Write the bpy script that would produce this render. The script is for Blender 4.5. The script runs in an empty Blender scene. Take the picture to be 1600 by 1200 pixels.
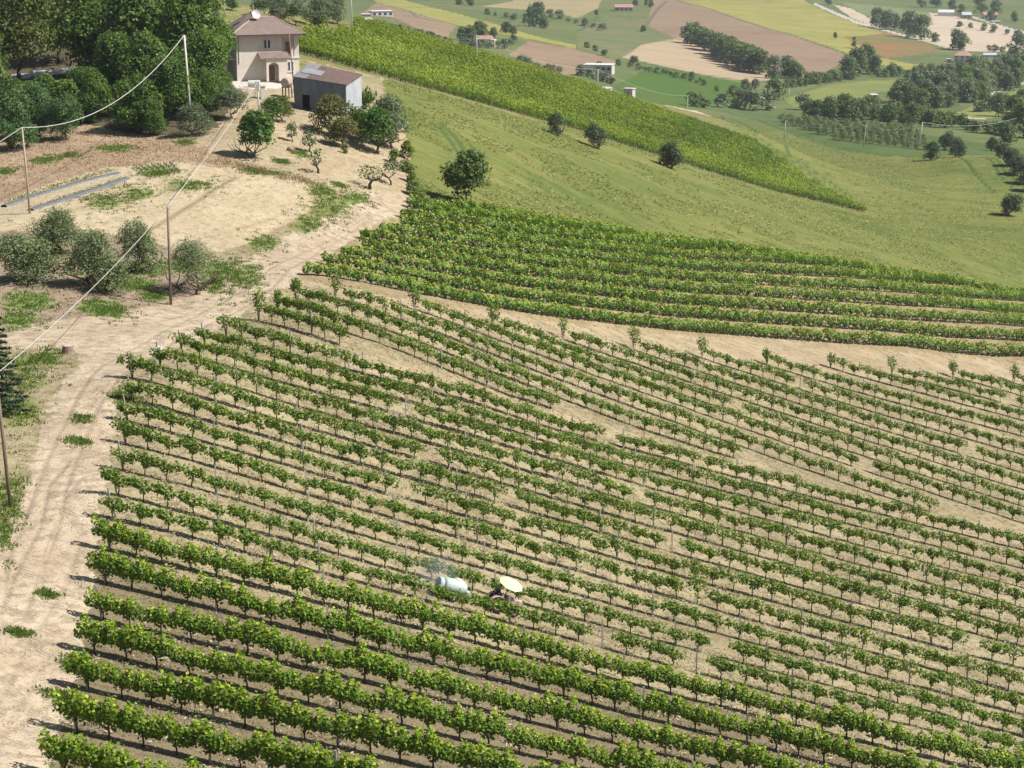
import bpy, math, random
import numpy as np
from mathutils import Vector, Matrix
R = math.radians
S = bpy.context.scene
COL = S.collection

# ------------------------------------------------------------------ camera, sky, sun, exposure
F = 3200.0                       # focal length in photograph pixels (1600 wide)
PITCH = R(13.6)
CAMZ = 120.0
cd = bpy.data.cameras.new('camera'); cam = bpy.data.objects.new('camera', cd); COL.objects.link(cam)
cd.sensor_width = 36.0; cd.lens = 36.0 * F / 1600.0
cd.clip_start = 1.0; cd.clip_end = 20000.0
cam.location = (0, 0, CAMZ); cam.rotation_euler = (R(90) - PITCH, 0, 0)
S.camera = cam
SUN_EL = R(50); SUN_DIR = Vector((0.985, -0.17, 0)).normalized()
world = bpy.data.worlds.new('World'); S.world = world; world.use_nodes = True
nt = world.node_tree
sky = nt.nodes.new('ShaderNodeTexSky'); sky.sky_type = 'NISHITA'; sky.sun_disc = False
sky.sun_elevation = SUN_EL; sky.sun_rotation = math.atan2(SUN_DIR.x, SUN_DIR.y)
bg = nt.nodes['Background']; bg.inputs['Strength'].default_value = 0.05
nt.links.new(sky.outputs['Color'], bg.inputs['Color'])
sl = bpy.data.lights.new('sun', 'SUN'); sl.energy = 4.9; sl.angle = R(0.53); sl.color = (1.0, 0.96, 0.90)
so = bpy.data.objects.new('sun', sl); COL.objects.link(so)
tosun = Vector((SUN_DIR.x * math.cos(SUN_EL), SUN_DIR.y * math.cos(SUN_EL), math.sin(SUN_EL)))
so.rotation_euler = tosun.to_track_quat('Z', 'Y').to_euler(); so.location = (0, 0, 300)
S.view_settings.view_transform = 'Standard'; S.view_settings.look = 'None'
S.view_settings.exposure = 0.76; S.view_settings.gamma = 1.0
S.cycles.max_bounces = 5; S.cycles.transparent_max_bounces = 6; S.cycles.volume_bounces = 0

rng = np.random.default_rng(7)
random.seed(7)

# ------------------------------------------------------------------ pixel <-> world
CT, ST = math.cos(PITCH), math.sin(PITCH)
def raydir(px, py):
    xc = (np.asarray(px, float) - 800) / F; yc = (600 - np.asarray(py, float)) / F
    return xc, CT + yc * ST, -ST + yc * CT
def topix(x, y, z):
    z = z - CAMZ
    d = y * CT - z * ST
    u = y * ST + z * CT
    return 800 + F * x / d, 600 - F * u / d, d

# ------------------------------------------------------------------ terrain: control points (px, py, depth in metres)
CP = [(-200,1200,86),(0,1200,88),(200,1200,92),(585,1175,100),(1000,1200,112),(1475,1155,133),(1600,1200,136),(1850,1200,146),
 (-200,1000,102),(0,1000,104),(140,1005,106),(600,1000,120),(1100,1000,144),(1600,1000,166),(1850,1010,180),
 (-200,790,122),(12,790,125),(179,774,127),(500,800,140),(900,800,166),(1300,840,190),(1600,835,212),(1850,840,230),
 (-200,600,152),(30,620,150),(202,591,153),(460,600,166),(800,625,192),(1160,700,212),(1600,690,255),(1850,690,275),
 (-200,470,185),(50,445,190),(268,475,189),(431,484,188),(591,541,180),(646,485,200),(936,552,228),(1295,575,262),(1600,597,286),(1850,600,310),
 (250,400,208),(490,425,203),(575,440,208),(900,500,236),(1417,545,278),(1600,556,292),
 (-200,340,230),(47,332,226),(250,300,236),(180,270,245),(400,345,228),(520,330,236),(640,312,254),(735,327,261),
 (1000,372,300),(1300,412,344),(1600,458,386),(1850,490,420),
 (-200,235,262),(100,225,262),(250,215,266),(415,200,268),(480,225,268),(560,260,262),(625,240,280),
 (0,118,326),(-200,130,326),(200,120,320),(300,135,300),(400,131,306),(463,134,307),(486,172,291),(540,186,285),(563,164,297),(620,145,330),
 (-200,0,470),(0,0,460),(200,0,440),(350,5,430),(450,25,395),(480,72,360),(550,48,480),
 (600,118,352),(800,174,388),(1000,233,418),(1200,293,450),(1370,336,468),(1600,380,440),(860,205,378),(930,226,382),(1046,258,396),
 (700,120,415),(900,160,450),(1100,220,480),
 (575,38,500),(700,76,512),(850,117,522),(985,153,530),(1130,187,540),(1225,262,500),
 (1130,172,900),(1175,186,800),(1226,215,715),(1350,228,675),(1437,232,648),(1455,240,640),(1300,270,590),(1450,300,540),(1580,330,480),(1570,250,590),(1600,260,580),(1850,330,560),
 (1430,205,720),(1300,192,830),(1560,200,760),(1600,205,740),
 (1400,182,900),(1560,170,950),(1300,150,1010),(1100,160,930),(1100,140,990),(980,148,900),
 (935,105,1060),(750,66,1100),(800,90,1000),(590,25,1280),(600,35,1150),(1200,120,1160),(1050,90,1260),(1130,85,1330),(1505,98,1400),(1600,110,1300),
 (1000,50,1560),(850,30,1600),(1200,50,1560),(1400,60,1600),(1550,60,1650),(700,10,1650),
 (800,0,1950),(1000,0,2050),(1250,0,2100),(1450,10,2100),(1600,0,2250),(1300,20,1900),(650,0,1800)]
def cp3(px, py, D):
    xc, yd, zd = raydir(px, py)
    return xc * D, yd * D, zd * D
_c = []
for p in CP:
    x, y, z = cp3(*p); r = math.hypot(x, y); _c.append((math.atan2(x, y), math.log(r), -z / r))
def polar(azdeg, r, z): _c.append((R(azdeg), math.log(r), (CAMZ - z) / r))   # z in world height
# hidden falls behind the crest of the upper vineyard, and the land beyond the picture
for px, py, D, drop in [(575,38,620,16),(700,76,640,16),(850,117,640,16),(985,153,650,15),(1110,180,660,12)]:
    x, y, z = cp3(px, py, D); polar(math.degrees(math.atan2(x, y)), math.hypot(x, y), CAMZ + z - drop)
for a in (-24, -12, 0, 12, 24):
    polar(a, 28, CAMZ - 36 - a * 0.1); polar(a, 55, CAMZ - 36.5 - a * 0.15)
    polar(a, 3200, 34); polar(a, 5000, 110); polar(a, 8000, 330)
for a, r, z in [(-24,100,86),(-24,160,88),(-24,260,93),(-24,450,98),(-24,800,80),(-24,1500,30),(-17,800,70),(-17,1500,25),(24,120,60),(24,200,46),(24,320,36),(24,500,24),(24,900,14),(24,1600,14),(17,700,30),(17,1200,12)]:
    polar(a, r, z)
_c = np.array(_c); N = len(_c)
def _phi(d2): return 0.5 * d2 * np.log(d2 + 1e-12)
_d2 = ((_c[:, None, :2] - _c[None, :, :2]) ** 2).sum(-1)
_A = np.zeros((N + 3, N + 3)); _A[:N, :N] = _phi(_d2) + np.eye(N) * 1.5e-4
_A[:N, N] = 1; _A[:N, N + 1:] = _c[:, :2]; _A[N:, :N] = _A[:N, N:].T
_w = np.linalg.solve(_A, np.concatenate([_c[:, 2], np.zeros(3)]))
def Tfun(az, v):
    az = np.asarray(az, float); v = np.asarray(v, float); out = np.empty(az.shape); fa, fv, fo = az.ravel(), v.ravel(), out.ravel()
    for i in range(0, fa.size, 20000):
        a, b = fa[i:i + 20000], fv[i:i + 20000]
        d2 = (a[:, None] - _c[:, 0]) ** 2 + (b[:, None] - _c[:, 1]) ** 2
        fo[i:i + 20000] = _phi(d2) @ _w[:N] + _w[N] + _w[N + 1] * a + _w[N + 2] * b
    return fo.reshape(az.shape)
GA = np.linspace(R(-26), R(26), 261); GV = np.linspace(math.log(24), math.log(9000), 700)
GT = Tfun(*np.meshgrid(GA, GV, indexing='ij'))
def Tb(az, v):
    fa = np.clip((np.asarray(az) - GA[0]) / (GA[1] - GA[0]), 0, len(GA) - 1.001); fv = np.clip((np.asarray(v) - GV[0]) / (GV[1] - GV[0]), 0, len(GV) - 1.001)
    i = fa.astype(int); j = fv.astype(int); s = fa - i; t = fv - j
    return (GT[i, j] * (1 - s) + GT[i + 1, j] * s) * (1 - t) + (GT[i, j + 1] * (1 - s) + GT[i + 1, j + 1] * s) * t
def ground_z(x, y):
    x = np.asarray(x, float); y = np.asarray(y, float)
    r = np.hypot(x, y); return CAMZ - r * Tb(np.arctan2(x, y), np.log(np.maximum(r, 25)))
MV = np.linspace(math.log(40), math.log(6000), 3000)
def hit(px, py, vmin=None):
    """first ground point on the ray through a pixel"""
    xc, yd, zd = raydir(px, py); az = math.atan2(float(xc), float(yd)); t = -float(zd) / math.hypot(float(xc), float(yd))
    T = Tb(np.full(MV.shape, az), MV); ok = T <= t
    if vmin: ok &= MV > math.log(vmin)
    k = int(np.argmax(ok)) if ok.any() else len(MV) - 1
    v = MV[k]
    if k > 0 and ok.any():
        a, b = T[k - 1] - t, T[k] - t
        if a > 0: v = MV[k - 1] + (MV[k] - MV[k - 1]) * a / (a - b)
    r = math.exp(v); x, y = r * math.sin(az), r * math.cos(az)
    return Vector((x, y, float(ground_z(x, y))))
def hits(pts): return [hit(*p) for p in pts]
def top_z(p, px, py):
    """height of the point straight above ground point p that shows at image row py"""
    xc, yd, zd = raydir(px, py); return CAMZ + float(zd) / math.hypot(float(xc), float(yd)) * math.hypot(p.x, p.y)
def ppm(p): return F / (p.y * CT - (p.z - CAMZ) * ST)       # photograph pixels per metre at p
# ------------------------------------------------------------------ materials
def new_mat(name):
    m = bpy.data.materials.new(name); m.use_nodes = True; t = m.node_tree; t.nodes.clear(); return m, t
class NB:
    """small node builder"""
    def __init__(s, t): s.t = t
    def n(s, typ, ins=None, **kw):
        nd = s.t.nodes.new(typ)
        for k, v in kw.items(): setattr(nd, k, v)
        for k, v in (ins or {}).items(): s.put(nd, k, v)
        return nd
    def put(s, nd, k, v):
        i = nd.inputs[k]
        if isinstance(v, bpy.types.NodeSocket): s.t.links.new(v, i)
        elif isinstance(v, tuple) and len(v) == 3 and i.type == 'RGBA': i.default_value = (*v, 1)
        else: i.default_value = v
    def noise(s, vec, scale, detail=4, rough=.6, dist=0):
        return s.n('ShaderNodeTexNoise', {'Vector': vec, 'Scale': scale, 'Detail': detail, 'Roughness': rough, 'Distortion': dist}).outputs['Fac']
    def ramp(s, f, a, b, lo=0, hi=1):
        return s.n('ShaderNodeMapRange', {'Value': f, 'From Min': a, 'From Max': b, 'To Min': lo, 'To Max': hi}, interpolation_type='SMOOTHSTEP').outputs[0]
    def mix(s, f, a, b):
        nd = s.n('ShaderNodeMix', data_type='RGBA'); s.put(nd, 0, f); s.put(nd, 6, a); s.put(nd, 7, b); return nd.outputs[2]
    def math(s, op, a, b=0.0):
        nd = s.n('ShaderNodeMath', operation=op); s.put(nd, 0, a); s.put(nd, 1, b); return nd.outputs[0]
    def attr(s, name): return s.n('ShaderNodeAttribute', attribute_name=name).outputs['Fac']
    def map(s, vec, scale=(1, 1, 1), rot=(0, 0, 0)):
        return s.n('ShaderNodeMapping', {'Vector': vec, 'Scale': scale, 'Rotation': rot}).outputs[0]
    def obj(s): return s.n('ShaderNodeTexCoord').outputs['Object']
    def bump(s, h, strength, dist=.1): return s.n('ShaderNodeBump', {'Height': h, 'Strength': strength, 'Distance': dist}).outputs[0]
    def out(s, color, rough=.9, normal=None, metal=0, spec=.2):
        p = s.n('ShaderNodeBsdfPrincipled', {'Base Color': color, 'Roughness': rough, 'Metallic': metal, 'Specular IOR Level': spec})
        if normal is not None: s.put(p, 'Normal', normal)
        o = s.n('ShaderNodeOutputMaterial'); s.t.links.new(p.outputs[0], o.inputs[0]); return p

def soil_mat(name, pale, mid, dark, green=(.11, .15, .04), g_noise=0.0, fine=3.0, bumps=.5, streak=None, trackcol=None, under=None, tread=False):
    """ground: patches of three tones, grass attribute and track attribute, fine bump"""
    gf = lambda c, k=.80: tuple(x * k for x in c)
    pale, mid, dark, green = gf(pale), gf(mid), gf(dark), gf(green, .9); trackcol = trackcol and gf(trackcol); under = under and gf(under)
    m, t = new_mat(name); b = NB(t); o = b.obj()
    v = b.map(o, (1, 1, 1)) if streak is None else b.map(o, streak[1], (0, 0, streak[0]))
    n1 = b.noise(v, .12, 6, .65, .5); n2 = b.noise(v, .9, 5, .7, .4); n3 = b.noise(v, fine, 4, .7)
    c = b.mix(b.ramp(n1, .40, .60), mid, pale)
    c = b.mix(b.ramp(n2, .44, .66), c, dark)
    c = b.mix(b.ramp(n3, .40, .68, 0, .75), c, pale)
    n6 = b.noise(b.map(o, (.5, 2.0, 1), (0, 0, .5)), 5.0, 3, .7); c = b.mix(b.ramp(n6, .52, .72, 0, .6), c, dark)
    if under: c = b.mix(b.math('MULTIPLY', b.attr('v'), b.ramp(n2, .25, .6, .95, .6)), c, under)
    n4 = b.noise(o, .7, 7, .78, .8); n5 = b.noise(o, 2.2, 4, .7)
    gm = b.math('ADD', b.attr('g'), b.math('MULTIPLY', b.math('SUBTRACT', n4, .5), 1.6))
    gm = b.ramp(gm, .45 - g_noise * .4, .75 - g_noise * .25)
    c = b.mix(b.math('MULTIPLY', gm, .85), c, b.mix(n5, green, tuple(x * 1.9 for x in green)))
    if trackcol:
        c = b.mix(b.math('MULTIPLY', b.attr('k'), b.ramp(n5, .25, .6, .5, 1)), c, trackcol)
    h = b.math('ADD', n3, b.math('MULTIPLY', n2, 1.5))
    if tread:
        w = b.n('ShaderNodeTexWave', {'Vector': b.map(o, (1, 1, 1), (0, 0, R(-65))), 'Scale': 1.3, 'Distortion': 14.0, 'Detail': 3, 'Detail Scale': .35}, wave_type='BANDS', bands_direction='X').outputs['Fac']
        w = b.math('MULTIPLY', b.ramp(w, .55, .95), b.ramp(n2, .45, .6)); c = b.mix(b.math('MULTIPLY', w, .22), c, dark); h = b.math('SUBTRACT', h, b.math('MULTIPLY', w, .6))
    h = b.math('ADD', h, b.math('MULTIPLY', b.attr('k'), -1.0))
    b.out(c, .95, b.bump(h, bumps, .12), spec=.1)
    return m
def field_mat(name, a, c2, d, rot=0.0, sx=.012, sy=.08, fine=.6, trackcol=None, patch=.02, spots=None, bumps=.4, dash=0):
    """crop or ploughed field seen from afar: long streaks, patches and fine grain"""
    a, c2, d = [tuple(x * .82 for x in q) for q in (a, c2, d)]
    m, t = new_mat(name); b = NB(t); o = b.obj()
    v = b.map(o, (sx, sy, .02), (0, 0, rot))
    n1 = b.noise(v, 1.0, 7, .7, .4); n2 = b.noise(o, patch, 6, .7, .5); n3 = b.noise(o, fine, 6, .8); n4 = b.noise(v, 6.0, 6, .75, .3)
    c = b.mix(b.ramp(n1, .34, .66), a, c2)
    c = b.mix(b.ramp(n2, .45, .7, 0, .8), c, d)
    c = b.mix(b.ramp(n4, .46, .66, 0, .6), c, d)
    c = b.mix(b.ramp(n3, .4, .8, 0, .55), c, tuple(min(1, x * 1.35) for x in a))
    if spots: c = b.mix(b.ramp(b.noise(b.map(o, (1, 2.2, 1)), .03, 6, .8, 1), .47, .58, 0, .8), c, spots)
    if dash:
        n5 = b.noise(b.map(o, (.22, 1.1, .3), (0, 0, rot)), dash, 5, .75, .2); n6 = b.noise(b.map(o, (.5, 1.3, .3), (0, 0, rot + .3)), dash * 1.7, 4, .8)
        c = b.mix(b.ramp(n5, .52, .68, 0, .75), c, d); c = b.mix(b.ramp(n6, .54, .72, 0, .6), c, c2); c = b.mix(b.ramp(n6, .46, .3, 0, .5), c, d); n3 = b.math('ADD', n3, b.math('MULTIPLY', n5, -1.2))
    if trackcol: c = b.mix(b.attr('k'), c, trackcol)
    b.out(c, .95, b.bump(b.math('SUBTRACT', b.math('ADD', n3, n4), b.attr('k')), bumps, .35), spec=.05)
    return m
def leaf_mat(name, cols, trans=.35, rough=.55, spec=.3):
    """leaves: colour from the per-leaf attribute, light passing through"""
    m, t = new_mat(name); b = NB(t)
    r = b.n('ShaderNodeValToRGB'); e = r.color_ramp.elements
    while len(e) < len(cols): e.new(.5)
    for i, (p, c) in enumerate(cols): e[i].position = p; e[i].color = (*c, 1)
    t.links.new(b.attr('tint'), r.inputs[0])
    p = b.n('ShaderNodeBsdfPrincipled', {'Base Color': r.outputs[0], 'Roughness': rough, 'Specular IOR Level': spec})
    tr = b.n('ShaderNodeBsdfTranslucent', {'Color': b.mix(.5, r.outputs[0], (.25, .32, .03))})
    mx = b.n('ShaderNodeMixShader', {0: trans}); t.links.new(p.outputs[0], mx.inputs[1]); t.links.new(tr.outputs[0], mx.inputs[2])
    o = b.n('ShaderNodeOutputMaterial'); t.links.new(mx.outputs[0], o.inputs[0])
    return m
def plain(name, a, c2=None, scale=3.0, rough=.7, metal=0, spec=.3, stretch=(1, 1, 1), bumps=0.15, lo=.35, hi=.7):
    m, t = new_mat(name); b = NB(t); o = b.map(b.obj(), stretch); n = b.noise(o, scale, 6, .7, .3)
    c2 = c2 or tuple(x * .75 for x in a)
    b.out(b.mix(b.ramp(n, lo, hi), a, c2), rough, b.bump(n, bumps, .05), metal, spec); return m

# ------------------------------------------------------------------ mesh helpers
def tag(o, label=None, cat=None, group=None, kind=None):
    if label: o['label'] = label
    if cat: o['category'] = cat
    if group: o['group'] = group
    if kind: o['kind'] = kind
    return o
def link(name, me, parent=None):
    o = bpy.data.objects.new(name, me); COL.objects.link(o)
    if parent is not None: o.parent = parent
    return o
def empty(name, loc, rz=0.0, label=None, cat=None, group=None, scale=1.0):
    o = bpy.data.objects.new(name, None); COL.objects.link(o); o.empty_display_size = .3
    o.location = loc; o.rotation_euler = (0, 0, rz); o.scale = (scale,) * 3 if not isinstance(scale, tuple) else scale
    return tag(o, label, cat, group)
def np_mesh(name, V, Q, mat=None, tint=None, smooth=False, attrs=None):
    """quads-only mesh from arrays"""
    V = np.ascontiguousarray(V, np.float32); Q = np.ascontiguousarray(Q, np.int32); k = Q.shape[1]
    me = bpy.data.meshes.new(name); me.vertices.add(len(V)); me.vertices.foreach_set('co', V.ravel())
    me.loops.add(Q.size); me.loops.foreach_set('vertex_index', Q.ravel())
    me.polygons.add(len(Q)); me.polygons.foreach_set('loop_start', np.arange(0, Q.size, k, dtype=np.int32))
    me.polygons.foreach_set('use_smooth', np.full(len(Q), smooth))
    if mat is not None: me.materials.append(mat)
    if tint is not None: me.attributes.new('tint', 'FLOAT', 'FACE').data.foreach_set('value', np.ascontiguousarray(tint, np.float32))
    for an, av in (attrs or {}).items(): me.attributes.new(an, 'FLOAT', 'POINT').data.foreach_set('value', np.ascontiguousarray(av, np.float32))
    me.update(calc_edges=True); return me
class MB:
    def __init__(s): s.v = []; s.f = []
    def add(s, vs, fs):
        b = len(s.v); s.v += [tuple(p) for p in vs]; s.f += [tuple(i + b for i in f) for f in fs]; return s
    def hexa(s, p):   # 8 points: bottom 4 (ccw), top 4
        return s.add(p, [(3, 2, 1, 0), (4, 5, 6, 7), (0, 1, 5, 4), (1, 2, 6, 5), (2, 3, 7, 6), (3, 0, 4, 7)])
    def box(s, x0, x1, y0, y1, z0, z1):
        return s.hexa([(x0, y0, z0), (x1, y0, z0), (x1, y1, z0), (x0, y1, z0), (x0, y0, z1), (x1, y0, z1), (x1, y1, z1), (x0, y1, z1)])
    def tube(s, pts, rad, n=8, caps=True):
        pts = [Vector(p) for p in pts]; rad = rad if isinstance(rad, (list, tuple)) else [rad] * len(pts); vs = []; fs = []
        a = None
        for i, p in enumerate(pts):
            d = (pts[min(i + 1, len(pts) - 1)] - pts[max(i - 1, 0)]).normalized()
            if a is None: a = d.orthogonal().normalized()
            a = (a - d * a.dot(d)); a = a.normalized() if a.length > 1e-5 else d.orthogonal().normalized()
            b = d.cross(a)
            vs += [p + (a * math.cos(2 * math.pi * k / n) + b * math.sin(2 * math.pi * k / n)) * rad[i] for k in range(n)]
        for i in range(len(pts) - 1):
            for k in range(n): fs.append((i * n + k, i * n + (k + 1) % n, (i + 1) * n + (k + 1) % n, (i + 1) * n + k))
        if caps: fs += [tuple(range(n))[::-1], tuple(range((len(pts) - 1) * n, len(pts) * n))]
        return s.add(vs, fs)
    def sphere(s, c, r, n=12, m=8):
        r = r if isinstance(r, (tuple, list)) else (r, r, r); vs = [(c[0], c[1], c[2] - r[2])]; fs = []
        for j in range(1, m):
            t = math.pi * j / m - math.pi / 2
            vs += [(c[0] + r[0] * math.cos(t) * math.cos(2 * math.pi * k / n), c[1] + r[1] * math.cos(t) * math.sin(2 * math.pi * k / n), c[2] + r[2] * math.sin(t)) for k in range(n)]
        vs.append((c[0], c[1], c[2] + r[2])); L = len(vs) - 1
        for k in range(n):
            fs.append((0, 1 + (k + 1) % n, 1 + k)); fs.append((L, 1 + (m - 2) * n + k, 1 + (m - 2) * n + (k + 1) % n))
        for j in range(m - 2):
            for k in range(n): fs.append((1 + j * n + k, 1 + j * n + (k + 1) % n, 1 + (j + 1) * n + (k + 1) % n, 1 + (j + 1) * n + k))
        return s.add(vs, fs)
    def mesh(s, name, mat, smooth=False, bevel=0):
        me = bpy.data.meshes.new(name); me.from_pydata(s.v, [], s.f); me.materials.append(mat)
        if smooth: me.polygons.foreach_set('use_smooth', [True] * len(me.polygons))
        me.update(); return me
    def build(s, name, mat, parent=None, smooth=False, bevel=0):
        o = link(name, s.mesh(name, mat, smooth), parent)
        if bevel:
            md = o.modifiers.new('bevel', 'BEVEL'); md.width = bevel; md.segments = 2; md.limit_method = 'ANGLE'
        return o

def unit(a): return a / np.maximum(np.linalg.norm(a, axis=-1, keepdims=True), 1e-9)
def leaf_quads(C, size, N, g, aspect=.8):
    """one rhombic leaf per centre, facing N"""
    n = len(C); A = unit(np.cross(N, g.normal(size=(n, 3)))); B = np.cross(N, A)
    L = (size * .5)[:, None]; W = L * aspect
    V = np.stack([C - A * L, C + B * W, C + A * L * 1.1, C - B * W], 1).reshape(-1, 3)
    return V, np.arange(n * 4).reshape(n, 4)

# ------------------------------------------------------------------ the ground, cut into named fields
def sm(poly, n=0): return np.array(poly, float)
def inpoly(px, py, poly):
    poly = np.asarray(poly, float); ins = np.zeros(px.shape, bool); j = len(poly) - 1
    for i in range(len(poly)):
        xi, yi = poly[i]; xj, yj = poly[j]
        if yi != yj: ins ^= ((yi > py) != (yj > py)) & (px < (xj - xi) * (py - yi) / (yj - yi) + xi)
        j = i
    return ins
def vnoise(x, y, seed):
    """smooth value noise on arrays"""
    g = np.random.default_rng(seed).random((64, 64)); xi = np.floor(x).astype(int); yi = np.floor(y).astype(int); fx = x - xi; fy = y - yi
    fx = fx * fx * (3 - 2 * fx); fy = fy * fy * (3 - 2 * fy); q = lambda a, b: g[a % 64, b % 64]
    return (q(xi, yi) * (1 - fx) + q(xi + 1, yi) * fx) * (1 - fy) + (q(xi, yi + 1) * (1 - fx) + q(xi + 1, yi + 1) * fx) * fy - .5
ROADPOLY = [(-300,1300),(-300,880),(0,850),(30,800),(45,740),(60,690),(70,650),(95,600),(130,565),(110,540),(-20,545),(-300,560),(-300,500),(0,520),(90,500),(160,490),(230,480),(300,465),(350,435),(400,395),(450,365),(520,335),(580,300),(640,300),(640,330),(600,340),(545,380),(500,400),(470,430),(420,465),(380,490),(340,515),(270,545),(200,575),(175,610),(180,690),(168,780),(150,850),(145,930),(125,1010),(105,1100),(80,1160),(65,1300)]
GARDEN = [(-300,345),(0,320),(80,285),(180,262),(270,252),(350,262),(420,270),(480,283),(510,300),(500,322),(450,350),(400,375),(350,395),(260,385),(200,370),(120,362),(0,360),(-300,380)]
BANK = [(-300,260),(0,225),(60,215),(130,195),(200,212),(260,215),(320,235),(400,262),(440,275),(500,290),(480,285),(420,272),(350,262),(270,252),(180,262),(80,285),(0,320),(-300,345)]
WOODF = [(-400,260),(0,226),(130,196),(250,212),(335,205),(368,160),(356,118),(340,0),(340,-80),(-400,-80)]
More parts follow.
